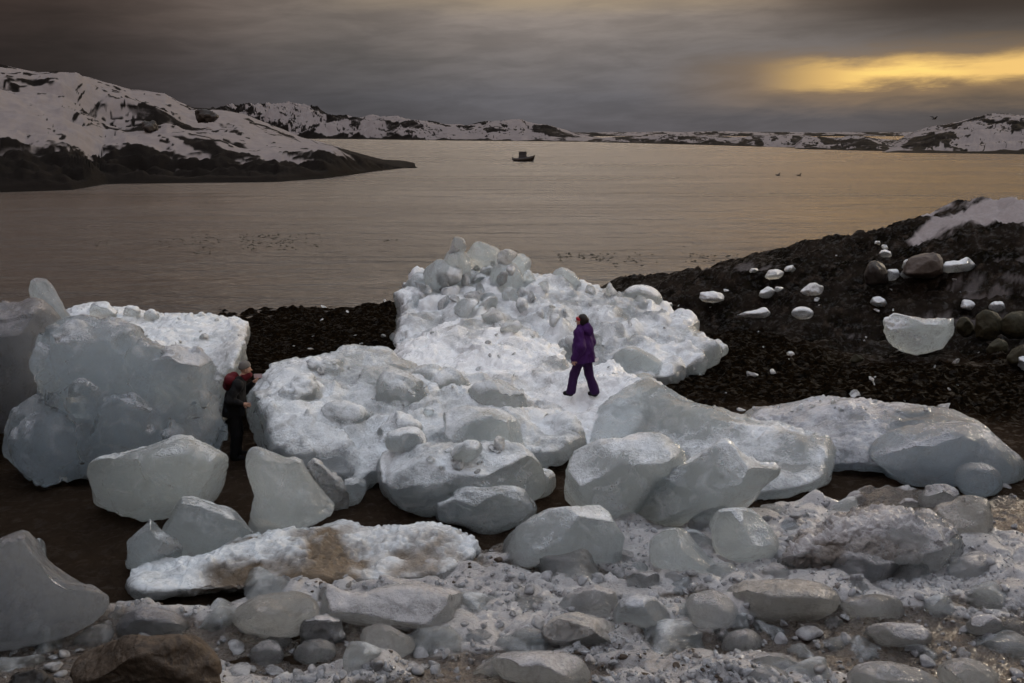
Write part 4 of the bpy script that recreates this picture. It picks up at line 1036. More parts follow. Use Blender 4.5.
onrock('ice wedge at the far right edge beside the mossy boulders', [(1017, 366), (1019, 358), (1026, 356), (1032, 364), (1026, 372)], cuts=4)

# ------------------------------------------------------------------ crushed ice along the near shore
EDGE_P = np.array([(-200, 640), (0, 602), (150, 592), (350, 580), (480, 548), (560, 535), (650, 522), (800, 497), (1024, 490), (1250, 490)], float)
_e = np.array([hit(a, b) for a, b in EDGE_P])


def bare_mud(x, y):
    """0..1: where brown mud shows through the crushed ice"""
    n = fbm(x * .45, y * .8, x * 0, 311, 4)
    return smooth(n + .75 * smooth(11.4 - y, 0, 1.6) + .25 * smooth(np.abs(x), 3, 7) - .22, .0, .45)


def slush():
    xs = np.arange(-9.6, 11.4, 0.024); ys = np.arange(7.2, 17.2, 0.024)
    X, Y = np.meshgrid(xs, ys); x, y = X.ravel(), Y.ravel()
    edge = np.interp(x, _e[:, 0], _e[:, 1])
    wob = fbm(x * .8, y * .8, x * 0, 301, 4)
    ins = smooth(edge + .45 * wob - y, -.1, .5)
    bare = bare_mud(x, y)
    h = np.zeros(len(x)); cell = np.zeros(len(x))
    wx = x + .12 * fbm(x * 3, y * 3, x * 0, 321, 2); wy = y + .12 * fbm(x * 3, y * 3, x * 0, 322, 2)
    for sc, a, sd, thr in ((.80, .20, 331, .5), (.42, .26, 332, .35), (.20, .42, 333, .2), (.10, .50, 334, .1)):
        d1, d2, idn = wor2(wx / sc, wy / sc * 1.25, sd)
        keep = (idn > thr)
        edge_d = np.clip((d2 - d1) * 1.6, 0, 1)
        hh = sc * a * keep * (.35 + .65 * idn) * edge_d ** .30 * (1 + .9 * (_h(np.round(idn * 9973).astype(np.int64), np.zeros(len(x), np.int64), np.zeros(len(x), np.int64), sd) - .5) * ((wx / sc) % 1.0 - .5) + .25 * fbm(x / sc * 2, y / sc * 2, x * 0, sd + 50, 2))
        hh *= (1 - .9 * bare) if sc > .3 else (1 - .45 * bare)
        cell = np.where(hh > h, idn, cell); h = np.maximum(h, hh)
    z = ground(x, y) + ins * (.10 + .08 * wob + 1.35 * h) - .10 * (1 - ins)
    low = 1 - smooth(h, .015, .075)
    dirt = .85 * bare * (.4 + .6 * low) + .30 * low + .25 * (fbm(x * .7, y * .7, x * 0, 341, 3)) + .30 * smooth(11.0 - y, 0, 1.8) - .02 + .35 * smooth(x, 4, 8) + .45 * smooth(-x, 2.2, 6)  # real silt, plus side terms that paint corner dimming in as dirt
    o = mk('crushed_ice', np.stack([x, y, z], 1), gridmesh(len(xs), len(ys)), SLUSH, dict(dirt=np.clip(dirt, 0, 1), cell=cell))
    tag(o, 'bed of dirty crushed ice and slush covering the near shore', 'slush', kind='stuff')


slush()

# ------------------------------------------------------------------ rocks
ROCKS = 'dark boulders on the rocky shore at right'


def rock(label, poly, mat, Y=None, T=None, group=None, **kw):
    return ice('boulder', label, poly, Y=Y, T=T, mat=mat, cat='boulder', group=group, **{**dict(frost=0, bil=(.6, .05), fb=.07, cuts=3, vox=1.4, sink=.1), **kw})


rock('dark brown boulder with a streaked back, half sunk in the slush at bottom left', [(78, 668), (88, 654), (105, 646), (130, 641), (170, 640), (198, 648), (214, 664), (218, 690), (150, 700), (80, 694)], BROWNROCK, T=.5, bil=(.3, .04))
rock('low black boulder in the bottom left corner', [(2, 690), (8, 676), (28, 669), (48, 675), (58, 690), (40, 700), (12, 700)], ROCKM, T=.25)
rock('round grey-brown boulder among ice lumps on the rocky ridge', [(901, 276), (904, 262), (914, 255), (930, 252), (942, 256), (946, 268), (942, 276), (922, 279)], GREYROCK, T=.9, group=ROCKS)
rock('dark angular boulder left of the round grey-brown one', [(863, 284), (865, 268), (873, 259), (885, 264), (890, 276), (884, 287), (872, 288)], ROCKM, T=.8, group=ROCKS)
for lab, pl in (('largest mossy boulder at the right, one up from the lowest', [(972, 336), (976, 318), (988, 311), (999, 316), (1002, 330), (992, 341), (978, 341)]),
                ('flat-topped mossy boulder touching the right picture edge', [(999, 330), (1003, 315), (1014, 310), (1030, 316), (1036, 334), (1014, 340)]),
                ('low mossy boulder just right of the half-bowl ice block', [(954, 332), (957, 320), (966, 316), (974, 322), (976, 334), (966, 338)]),
                ('squat mossy boulder below the largest mossy one', [(985, 352), (989, 341), (998, 337), (1007, 343), (1009, 353), (998, 357)]),
                ('lowest mossy boulder cut by the right picture edge', [(1007, 362), (1012, 347), (1024, 342), (1040, 350), (1042, 366), (1022, 370)]),
                ('small greenish stone on the seaweed left of the half-bowl ice', [(849, 361), (853, 353), (860, 352), (866, 358), (862, 364), (854, 365)])):
    rock(lab, pl, MOSSROCK, group=ROCKS)
HB = 'dark boulders in the snow of the headland'
rock('dark flat-sided boulder in the middle of the headland snow', [(138, 127), (143, 122), (156, 121), (159, 127), (157, 131), (145, 131)], ROCKM, Y=208, T=2.0, group=HB, bil=(2, .5), fb=.3, cuts=12, cutd=.35)
rock('dark boulder near the crest of the headland at its right shoulder', [(191, 118), (195, 112), (206, 109), (216, 113), (219, 119), (208, 122), (196, 121)], ROCKM, Y=232, T=2.5, group=HB, bil=(2, .6), fb=.3, cuts=12, cutd=.35)

# ------------------------------------------------------------------ small loose ice
bpy.context.view_layer.update()
DG = bpy.context.evaluated_depsgraph_get()
from mathutils import Vector


def cast(px, py):
    d = ray(px, py); d = d / np.linalg.norm(d)
    ok, loc, nrm, _, ob, _ = SC.ray_cast(DG, Vector((0, 0, H)), Vector(d), distance=400)
    return (loc, nrm, ob) if ok else (None, None, None)


def chunk_mesh(i, flat, nc, rnd=1.0):
    rg = np.random.default_rng(900 + i)
    n = 19
    ax = np.linspace(-1.35, 1.35, n)
    X, Y, Z = np.meshgrid(ax, ax, ax, indexing='ij')
    F = np.sqrt(X ** 2 + Y ** 2 * rg.uniform(.9, 1.6) + (Z / flat) ** 2) - 1
    for _ in range(nc):
        q = rg.normal(size=3); q /= np.linalg.norm(q)
        F = np.maximum(F, X * q[0] + Y * q[1] + Z * q[2] - rg.uniform(.45, .8) * (flat if abs(q[2]) > .7 else 1))
    V, Q = nets(F, np.array([ax[0]] * 3), ax[1] - ax[0])
    N = vnormals(V, Q)
    V = V + N * (.06 * fbm(V[:, 0] * 1.6, V[:, 1] * 1.6, V[:, 2] * 1.6, 400 + i, 3))[:, None]
    fr = np.clip(.55 + .5 * fbm(V[:, 0], V[:, 1], V[:, 2], 430 + i, 3), 0, 1)
    return V, Q, fr


PROT = []
for i in range(10):
    V, Q, fr = chunk_mesh(i, [.62, .7, .5, .85, .6][i % 5], [6, 9, 7, 11, 5][i % 5])
    dirty = np.clip(np.full(len(V), [0, 0, .2, 0, .3][(i * 3) % 5]) + .2 * fbm(V[:, 0] * 2, V[:, 1] * 2, V[:, 2] * 2, 470 + i, 2), 0, 1)
    me = mk('ice_chip', V, Q, CHIP, dict(frost=fr, dirt=dirty))
    PROT.append(me)
LOOSE = 'loose ice chips in the slush'
rg = np.random.default_rng(55)
cnt = 0
placed = []
tries = 0
while cnt < 190 and tries < 6000:
    tries += 1
    px = rg.uniform(-5, 1029); py = 683 - (683 - 500) * rg.beta(1.1, 1.8)
    loc, nrm, ob = cast(px, py)
    if ob is None or not ob.name.startswith('crushed_ice'): continue
    if loc.y > float(np.interp(loc.x, _e[:, 0], _e[:, 1])) + .1: continue
    s = float(np.exp(rg.normal(math.log(.058), .5)))
    s = min(s, .15)
    if any((loc.x - q[0]) ** 2 + (loc.y - q[1]) ** 2 < (.75 * (s + q[2])) ** 2 for q in placed): continue
    placed.append((loc.x, loc.y, s))
    src = PROT[rg.integers(len(PROT))]
    o = src if not src.get('used') else src.copy()
    if o is src: src['used'] = 1
    else: COL.objects.link(o)
    o.location = (loc.x, loc.y, loc.z + s * .18)
    o.rotation_euler = (rg.normal(0, .35), rg.normal(0, .35), rg.uniform(0, 6.28))
    o.scale = (s * rg.uniform(.8, 1.3), s * rg.uniform(.8, 1.2), s * rg.uniform(.7, 1.1))
    tag(o, 'small loose ice chip among the dirty slush of the near shore', 'ice chip', LOOSE)
    cnt += 1

# low clear lumps half sunk in the slush
LB = []
for i in range(6):
    rg2 = np.random.default_rng(700 + i); n = 27; ax = np.linspace(-1.35, 1.35, n)
    X, Y, Z = np.meshgrid(ax, ax, ax, indexing='ij')
    F = (np.abs(X) ** 2.4 + np.abs(Y) ** 2.4 * rg2.uniform(1, 1.7) + np.abs(Z / .62) ** 2.4) ** (1 / 2.4) - 1
    for _ in range(7):
        q = rg2.normal(size=3); q[2] = abs(q[2]) * .7; q /= np.linalg.norm(q)
        F = np.maximum(F, X * q[0] + Y * q[1] + Z * q[2] - rg2.uniform(.45, .85) * (.62 if abs(q[2]) > .7 else 1))
    V, Q = nets(F, np.array([ax[0]] * 3), ax[1] - ax[0]); N = vnormals(V, Q)
    V = V + N * (.07 * fbm(V[:, 0] * 1.5, V[:, 1] * 1.5, V[:, 2] * 1.5, 720 + i, 4))[:, None]
    fr = np.clip(-.1 + .5 * smooth(N[:, 2], .3, 1) + .35 * fbm(V[:, 0] * 1.5, V[:, 1] * 1.5, V[:, 2], 740 + i, 3), 0, 1)
    di = np.clip(.25 * (i % 3 == 2) + .3 * fbm(V[:, 0] * 1.2, V[:, 1] * 1.2, V[:, 2], 760 + i, 3) - .1, 0, 1)
    LB.append(mk('ice_lump', V, Q, [ICE, GREYICE][i % 2], dict(frost=fr, dirt=di)))
c = tr = 0; seen = []
first = [True] * 6
while c < 44 and tr < 3000:
    tr += 1
    px = rg.uniform(10, 1020); py = 683 - (683 - 505) * rg.beta(1.3, 1.5)
    loc, nrm, ob = cast(px, py)
    if ob is None or not ob.name.startswith('crushed_ice') or loc.y > float(np.interp(loc.x, _e[:, 0], _e[:, 1])): continue
    s = float(np.clip(np.exp(rg.normal(math.log(.24), .35)), .13, .42))
    if any((loc.x - q[0]) ** 2 + (loc.y - q[1]) ** 2 < (.85 * (s + q[2])) ** 2 for q in seen): continue
    seen.append((loc.x, loc.y, s)); i = int(rg.integers(6))
    o = LB[i]
    if first[i]: first[i] = False
    else: o = o.copy(); COL.objects.link(o)
    o.location = (loc.x, loc.y + s * .4, loc.z - s * .08); o.rotation_euler = (rg.normal(0, .15), rg.normal(0, .15), rg.uniform(0, 6.28))
    o.scale = (s * rg.uniform(.9, 1.5), s * rg.uniform(.8, 1.1), s * rg.uniform(.7, 1.1))
    tag(o, 'low glassy ice lump half sunk in the dirty slush of the near shore', 'ice lump', 'glassy ice lumps half sunk in the slush'); c += 1
bpy.context.view_layer.update()


def debris():
    """the countless small splinters of the crushed-ice bed"""
    rg = np.random.default_rng(91)
    base = []
    for i in range(8):
        n = 9; ax = np.linspace(-1.3, 1.3, n)
        X, Y, Z = np.meshgrid(ax, ax, ax, indexing='ij')
        F = np.sqrt(X ** 2 + Y ** 2 * rg.uniform(.9, 2.0) + (Z / rg.uniform(.5, .9)) ** 2) - 1
        for _ in range(7):
            q = rg.normal(size=3); q /= np.linalg.norm(q)
            F = np.maximum(F, X * q[0] + Y * q[1] + Z * q[2] - rg.uniform(.22, .6))
        base.append(nets(F, np.array([ax[0]] * 3), ax[1] - ax[0]))
    Vs, Qs, fr, di, k, c = [], [], [], [], 0, 0
    for _ in range(9000):
        px = rg.uniform(-10, 1034); py = 684 - 195 * rg.beta(1.0, 1.5)
        loc, nrm, ob = cast(px, py)
        if ob is None or not ob.name.startswith('crushed_ice'): continue
        if loc.y > float(np.interp(loc.x, _e[:, 0], _e[:, 1])) + .25: continue
        cl = fbm(np.array([loc.x * 1.1]), np.array([loc.y * 1.1]), np.array([0.]), 95, 3)[0]
        if rg.uniform(-.5, .9) > cl + .35: continue
        bm = float(bare_mud(np.array([loc.x]), np.array([loc.y]))[0])
        if rg.uniform() < .8 * bm: continue
        s = float(np.clip(np.exp(rg.normal(math.log(.030), .55)), .010, .10))
        V0, Q0 = base[rg.integers(8)]
        e = rg.normal(0, .5, 2); a = rg.uniform(0, 6.28)
        ca, sa, cb, sb = math.cos(a), math.sin(a), math.cos(e[0]), math.sin(e[0])
        P = V0 * s * rg.uniform(.7, 1.3, 3)
        P = P @ np.array([[1, 0, 0], [0, cb, sb], [0, -sb, cb]]) @ np.array([[ca, sa, 0], [-sa, ca, 0], [0, 0, 1]])
        Vs.append(P + np.array([loc.x, loc.y, loc.z + s * .15])); Qs.append(Q0 + k); k += len(P)
        f = rg.uniform(-.3, .6); fr.append(np.full(len(P), f)); di.append(np.full(len(P), max(0, rg.normal(-.1 + .4 * bm, .3)))); c += 1
        if c >= 4200: break
    o = mk('ice_debris', np.concatenate(Vs), np.concatenate(Qs), CHIP, dict(frost=np.concatenate(fr), dirt=np.concatenate(di)))
    tag(o, 'splinters and crumbs of broken ice strewn over the slush', 'ice debris', kind='stuff')


debris()
# broken pieces lying all over the heap of the far mound
hp = 0; tr = 0; seen = []
while hp < 36 and tr < 900:
    tr += 1
    px, py = (rg.normal(478, 38), rg.normal(291, 15)) if hp < 29 else (rg.uniform(520, 660), rg.uniform(292, 345))
    loc, nrm, ob = cast(px, py)
    if ob is None or not ob.name.startswith(('ice_mound', 'ice_block')) or loc.y < 23: continue
    s = float(np.clip(np.exp(rg.normal(math.log(.26), .4)), .12, .52))
    if any((px - q[0]) ** 2 + (py - q[1]) ** 2 < (14 * (s + q[2])) ** 2 for q in seen): continue
    seen.append((px, py, s))
    o = PROT[[1, 2, 4, 5, 7, 8][rg.integers(6)]].copy(); COL.objects.link(o)
    o.location = (loc.x, loc.y + s * .3, loc.z + s * .30); o.rotation_euler = (rg.normal(0, .6), rg.normal(0, .6), rg.uniform(0, 6.28))
    o.scale = (s, s * rg.uniform(.7, 1.1), s * rg.uniform(.8, 1.4)); o.name = 'ice_fragment'; o.material_slots[0].link = 'OBJECT'; o.material_slots[0].material = ICE
    tag(o, 'angular broken ice piece lying on the heaped far ice mound', 'ice fragment', 'broken ice pieces on the far mound'); hp += 1
# small ice bits washed onto the seaweed beach and the rocks
c = tr = 0
while c < 44 and tr < 2500:
    tr += 1
    z_ = (0, 1, 1, 2)[rg.integers(4)]
    px, py = [(rg.uniform(240, 396), rg.uniform(300, 356)), (rg.uniform(700, 1022), rg.uniform(325, 412)), (rg.uniform(660, 1022), rg.uniform(235, 325)), (rg.uniform(660, 1022), rg.uniform(235, 325))][z_]
    loc, nrm, ob = cast(px, py)
    if ob is None or ob.name != 'beach': continue
    s = float(np.clip(np.exp(rg.normal(math.log(.075), .5)), .03, .2))
    o = PROT[[1, 2, 4, 5, 7, 8][rg.integers(6)]].copy(); COL.objects.link(o)
    o.location = (loc.x, loc.y, loc.z + s * .12); o.rotation_euler = (rg.normal(0, .5), rg.normal(0, .5), rg.uniform(0, 6.28))
    o.scale = (s * rg.uniform(.8, 1.8), s * rg.uniform(.6, 1.1), s * rg.uniform(.4, .9)); o.name = 'ice_shard'; o.material_slots[0].link = 'OBJECT'; o.material_slots[0].material = WHITE
    tag(o, 'small ice shard washed up on the dark seaweed and rocks of the shore', 'ice shard', 'ice shards on the dark shore'); c += 1
# crumbs lying on the crusted tops of the big ice
CR = 'ice crumbs on the big mounds and slabs'
zones = [((400, 640), (325, 395), 16), ((430, 700), (285, 330), 10), ((260, 560), (355, 415), 9), ((430, 535), (445, 475), 14), ((750, 930), (400, 412), 16), ((80, 240), (318, 345), 7)]
for (xa, xb), (ya, yb), n in zones:
    c = 0; tr = 0
    while c < n and tr < n * 12:
        tr += 1
        loc, nrm, ob = cast(rg.uniform(xa, xb), rg.uniform(ya, yb))
        if ob is None or not ob.name.startswith(('ice_mound', 'ice_slab', 'ice_block')) or nrm.z < .25: continue
        if math.hypot(loc.x - pt(585, 395, 20.4)[0], loc.y - 20.4) < .8: continue
        s = float(np.exp(rg.normal(math.log(.06), .4)))
        o = PROT[[1, 2, 4, 5, 7, 8][rg.integers(6)]].copy(); COL.objects.link(o)
        o.location = (loc.x, loc.y, loc.z + s * .25); o.rotation_euler = (rg.normal(0, .4), rg.normal(0, .4), rg.uniform(0, 6.28))
        o.scale = (s, s * rg.uniform(.7, 1.1), s * rg.uniform(.7, 1.1))
        o.name = 'ice_crumb'; o.material_slots[0].link = 'OBJECT'; o.material_slots[0].material = WHITE; tag(o, 'small white ice crumb resting on the crusted top of a big ice mound or slab', 'ice crumb', CR)
        c += 1
for o in PROT:
    if not o.get('used'): bpy.data.objects.remove(o)
    else: del o['used']
for o in SC.objects:
    if 'used' in o.keys(): del o['used']


def pebbles():
    rg = np.random.default_rng(77)
    V0, Q0, _ = chunk_mesh(3, .6, 2)
    V0 = V0[:]; Vs, Qs = [], []
    n = 0
    for _ in range(5200):
        px = rg.uniform(-20, 1044); py = 690 - 165 * rg.beta(1.0, 1.7)
        d = hit(px, py)
        if fbm(np.array([d[0] * .6]), np.array([d[1] * .9]), np.array([0.]), 611, 3)[0] < .05 - .25 * (py > 640): continue
        s = float(np.exp(rg.normal(math.log(.017), .4)))
        a = rg.uniform(0, 6.28); c, sn = math.cos(a), math.sin(a)
        P = V0 * np.array([s * rg.uniform(.8, 1.4), s, s])
        P = P @ np.array([[c, sn, 0], [-sn, c, 0], [0, 0, 1]])
        Vs.append((P, d)); n += 1
        if n > 420: break
    out = []; k = 0
    for P, d in Vs:
        loc, nrm, ob = cast(*proj(d[0], d[1], d[2] + .05))
        if ob is None or not ob.name.startswith('crushed_ice'): continue
        out.append(P + np.array(loc)); Qs.append(Q0 + k); k += len(P)
    o = mk('gravel', np.concatenate(out), np.concatenate(Qs), BROWNROCK)
    tag(o, 'dark gravel strewn through the slush of the near shore', 'gravel', kind='stuff')


pebbles()


def weed_bits():
    rg = np.random.default_rng(5)
    V0, Q0, _ = chunk_mesh(7, .35, 1)
    Vs, Qs, k = [], [], 0
    def put(px, py, s):
        nonlocal k
        d = ray(px, py); t = H / -d[2]
        c = np.array([d[0] * t, d[1] * t, .02])
        P = V0 * np.array([s * rg.uniform(1, 1.7), s, s * .8]) + c
        Vs.append(P); Qs.append(Q0 + k); k += len(P)
    for (xa, xb, ya, yb, n) in ((85, 112, 240, 246, 7), (160, 185, 237, 247, 9), (192, 222, 232, 254, 22), (240, 296, 234, 250, 60), (296, 322, 233, 247, 14), (558, 604, 253, 261, 26), (606, 640, 252, 265, 9), (690, 740, 254, 262, 22), (380, 400, 238, 242, 5), (600, 700, 240, 275, 14)):
        for _ in range(int(n * 1.8)): put(rg.uniform(xa, xb), rg.uniform(ya, yb), rg.uniform(.03, .085))
    o = mk('floating_seaweed', np.concatenate(Vs), np.concatenate(Qs), MOSSROCK)
    tag(o, 'scattered scraps of seaweed and ice floating on the calm bay', 'seaweed', kind='stuff')


weed_bits()

# ------------------------------------------------------------------ people
def cap(X, Y, Z, a, b, ra, rb):
    a = np.array(a, float); b = np.array(b, float); e = b - a
    t = np.clip(((X - a[0]) * e[0] + (Y - a[1]) * e[1] + (Z - a[2]) * e[2]) / (e @ e + 1e-9), 0, 1)
    return np.sqrt((X - a[0] - t * e[0]) ** 2 + (Y - a[1] - t * e[1]) ** 2 + (Z - a[2] - t * e[2]) ** 2) - (ra + (rb - ra) * t)


def solid(name, prims, mat, parent, h=.012, k=.03, cut=None, wr=0.0, seed=0):
    """one continuous skin over tapered limbs; prims: (a, b, ra, rb[, squash])"""
    A = np.array([p[0] for p in prims] + [p[1] for p in prims]); r = max(max(p[2], p[3]) for p in prims)
    lo = A.min(0) - r * 1.4 - 3 * h; hi = A.max(0) + r * 1.4 + 3 * h
    nx, ny, nz = (int((b - a) / h) + 2 for a, b in zip(lo, hi))
    X = (lo[0] + h * np.arange(nx))[:, None, None]; Y = (lo[1] + h * np.arange(ny))[None, :, None]; Z = (lo[2] + h * np.arange(nz))[None, None, :]
    F = None
    for p in prims:
        kk = p[5] if len(p) > 5 else k
        sx, sy, sz = p[4] if len(p) > 4 and p[4] else (1, 1, 1)
        c = (np.array(p[0]) + np.array(p[1])) / 2
        f = cap((X - c[0]) / sx + c[0], (Y - c[1]) / sy + c[1], (Z - c[2]) / sz + c[2], p[0], p[1], p[2], p[3]).astype(np.float32)
        f = np.broadcast_to(f, (nx, ny, nz))
        if F is None: F = f.copy()
        else:
            q = np.clip(.5 + .5 * (F - f) / kk, 0, 1)
            F = F * (1 - q) + f * q - kk * q * (1 - q)
    if cut: F = np.maximum(F, np.broadcast_to(cut(X, Y, Z), F.shape))
    F[0] = F[-1] = 1; F[:, 0] = F[:, -1] = 1; F[:, :, 0] = F[:, :, -1] = 1
    V, Q = nets(F, lo, h)
    if wr:
        N = vnormals(V, Q)
        V = V + N * (wr * fbm(V[:, 0] * 9, V[:, 1] * 9, V[:, 2] * 5, 700 + seed, 3))[:, None]
    return mk(name, V, Q, mat, parent=parent)


SKIN = simple('skin', (0.42, 0.24, 0.17), .5, .08, 30, 0)
PURPLE = simple('purple_cloth', (0.040, 0.008, 0.075), .75, .25, 40, .003, .2)
PURPLE2 = simple('dark_purple_cloth', (0.028, 0.008, 0.048), .8, .25, 40, .003, .2)
BLACKC = simple('black_cloth', (0.006, 0.006, 0.007), .8, .3, 40, .003, .2)
REDC = simple('dark_red_cloth', (0.085, 0.006, 0.010), .75, .25, 40, .003, .2)
PINKC = simple('red_band_cloth', (0.35, 0.02, 0.035), .7, .2, 40, .002, .2)
GREYC = simple('grey_knit', (0.13, 0.12, 0.11), .9, .3, 70, .004, .2)
HAIRM = simple('dark_hair', (0.010, 0.006, 0.005), .55, .3, 60, .003, .3)
PALE = simple('pale_print', (0.72, 0.70, 0.74), .7, .1, 30, 0)
PHONE = simple('pale_case', (0.45, 0.34, 0.36), .4, .05, 10, 0)


def hand(wr, fwd, side, L=.18, thumb=1, curl=.6):
    """palm, four unequal bent fingers and a thumb that leaves the side of the palm"""
    wr = np.array(wr, float); f = np.array(fwd, float); f /= np.linalg.norm(f)
    s = np.array(side, float); s -= f * (s @ f); s /= np.linalg.norm(s)
    n = np.cross(f, s)
    P = [(wr, wr + f * .045, .026, .030, None, .02), (wr + f * .04 - s * .018, wr + f * .085 - s * .022, .020, .017, None, .015), (wr + f * .04 + s * .018, wr + f * .085 + s * .022, .020, .017, None, .015)]
    for i, l in enumerate((.062, .074, .069, .052)):
        b = wr + f * .09 + s * (-.030 + .020 * i)
        m = b + (f * math.cos(curl * .5) + n * math.sin(curl * .5)) * l * .55
        e = m + (f * math.cos(curl * 1.6) + n * math.sin(curl * 1.6)) * l * .5
        P += [(b, m, .0095, .009, None, .006), (m, e, .009, .0075, None, .006)]
    tb = wr + f * .035 - s * .026 * thumb
    tm = tb + (f * .6 - s * .75 * thumb + n * .25) * .035; te = tm + (f * .85 - s * .3 * thumb + n * .35) * .034
    return P + [(tb, tm, .013, .011, None, .008), (tm, te, .011, .008, None, .006)]


def head(c, f=(1, 0, 0)):
    """skull, jaw, nose, brow, lips, ears along facing direction f (horizontal)"""
    c = np.array(c, float); f = np.array(f, float); f /= np.linalg.norm(f); s = np.array([-f[1], f[0], 0]); u = np.array([0, 0, 1.])
    P = [(c + u * .03 - f * .015, c + u * .03 + f * .005, .088, .086, None, .03), (c - u * .03 + f * .025, c - u * .075 + f * .048, .062, .040, None, .03),
         (c + f * .088 + u * .012, c + f * .108 - u * .018, .009, .015, None, .012), (c + f * .080 + s * .03 + u * .030, c + f * .080 - s * .03 + u * .030, .011, .011, None, .012),
         (c + f * .082 + s * .018 - u * .050, c + f * .082 - s * .018 - u * .050, .008, .008, None, .008), (c - s * .084 - f * .01 + u * .02, c - s * .086 - f * .012 - u * .02, .014, .011, None, .008), (c + s * .084 - f * .01 + u * .02, c + s * .086 - f * .012 - u * .02, .014, .011, None, .008)]
    return P


def walker():
    loc, nrm, ob = cast(588, 396)
    z0 = loc.z
    r = empty('person', (loc.x - .10, loc.y, z0), math.atan2(.50, -.87))
    tag(r, 'person in a purple hooded jacket and dark purple trousers walking on the ice ridge', 'person')
    zf = 0.0
    hip, hipr = (0, .095, .86), (0, -.095, .86)
    kl, al = (.16, .10, .47), (.235, .10, .09)
    kr, ar = (-.07, -.10, .46), (-.225, -.10, .10)
    sh, sr = (.03, .19, 1.35), (.03, -.19, 1.35)
    el_, er = (-.04, .27, 1.08), (-.03, -.27, 1.07)
    wl_, wr_ = (.06, .29, .84), (.07, -.29, .83)
    hd = (.075, 0, 1.56)
    B = [((0, 0, .86), (0.02, 0, 1.10), .125, .12), ((.02, 0, 1.10), (.03, 0, 1.33), .12, .13), (sh, sr, .062, .062), ((.03, 0, 1.36), (.065, 0, 1.50), .055, .05),
         (hip, kl, .088, .056), (kl, al, .054, .036), (hipr, kr, .088, .056), (kr, ar, .054, .036),
         (al, (.35, .11, .035), .036, .026), (ar, (-.11, -.11, .04), .036, .026),
         (sh, el_, .052, .040), (el_, wl_, .038, .026), (sr, er, .052, .040), (er, wr_, .038, .026)]
    B += hand(wl_, (.25, .05, -1), (1, 0, 0)) + hand(wr_, (.25, -.05, -1), (1, 0, 0), thumb=-1) + head(hd, (1, .12, 0))
    solid('body', B, SKIN, r, h=.008, k=.03)
    solid('jacket', [((0, 0, .70), (0.02, 0, 1.10), .255, .195, (1, 1.12, 1)), ((.02, 0, 1.05), (.03, 0, 1.35), .195, .145, (1, 1.15, 1)), (sh, sr, .095, .095), (sh, el_, .098, .098), (el_, (.05, .300, .86), .098, .088), (sr, er, .098, .098), (er, (.06, -.300, .85), .098, .088), ((.03, 0, 1.36), (.055, 0, 1.46), .09, .072)],
          PURPLE, r, k=.05, cut=lambda X, Y, Z: .72 - Z + 0 * X * Y - .02 * np.sin(X * 9), wr=.022, seed=1)
    hood = solid('hood', [((-.07, .07, 1.40), (-.07, -.07, 1.40), .085, .085), ((-.10, 0, 1.36), (-.06, 0, 1.46), .10, .085)], PURPLE, r, k=.05, wr=.008, seed=2)
    tr = solid('trousers', [((0, 0, .84), (0, 0, .92), .15, .14), (hip, kl, .115, .090), (kl, (.23, .10, .10), .088, .098), (hipr, kr, .115, .090), (kr, (-.215, -.10, .11), .088, .098)],
               PURPLE2, r, k=.04, cut=lambda X, Y, Z: np.maximum(.045 - Z, Z - .96) + 0 * X * Y, wr=.010, seed=3)
    for sx, (a, b) in enumerate((((.24, .10, .05), (.36, .11, .04)), ((-.22, -.10, .055), (-.10, -.11, .045)))):
        solid('boot', [(a, b, .058, .046), (a, (a[0], a[1], .14), .056, .056)], BLACKC, r, k=.03, cut=lambda X, Y, Z: -Z - .012 + 0 * X * Y)
    solid('hair', [((.035, 0, 1.61), (.03, 0, 1.57), .106, .104), ((-.02, 0, 1.58), (-.03, 0, 1.49), .085, .06)], HAIRM, r, k=.03,
          cut=lambda X, Y, Z: (X - .085) * .9 + (1.60 - Z) * .35 - .0 + 0 * Y, wr=.008, seed=4)
    solid('headband', [((.07, 0, 1.605), (.07, 0, 1.615), .105, .104)], PINKC, r, cut=lambda X, Y, Z: np.maximum(np.abs(Z - 1.607 - .1 * (X - .07)) - .028, .02 - X) + 0 * Y)
    # pale lettering-like print on the back hem
    me = []
    for i in range(5):
        w = .024; yy = -.06 + i * .032
        me.append((yy, w))
    V, Q = [], []
    for yy, w in me:
        xs = -.288
        b = len(V)
        for dx in (0, -.012):
            for dy, dz in ((-w / 2, -.03), (w / 2, -.03), (w / 2, .03), (-w / 2, .03)): V.append((xs + dx, yy + dy, .80 + dz))
        Q += [(b, b + 1, b + 2, b + 3), (b + 7, b + 6, b + 5, b + 4), (b, b + 4, b + 5, b + 1), (b + 1, b + 5, b + 6, b + 2), (b + 2, b + 6, b + 7, b + 3), (b + 3, b + 7, b + 4, b)]
    mk('hem_print', V, Q, PALE, parent=r, shade=False)
    return r


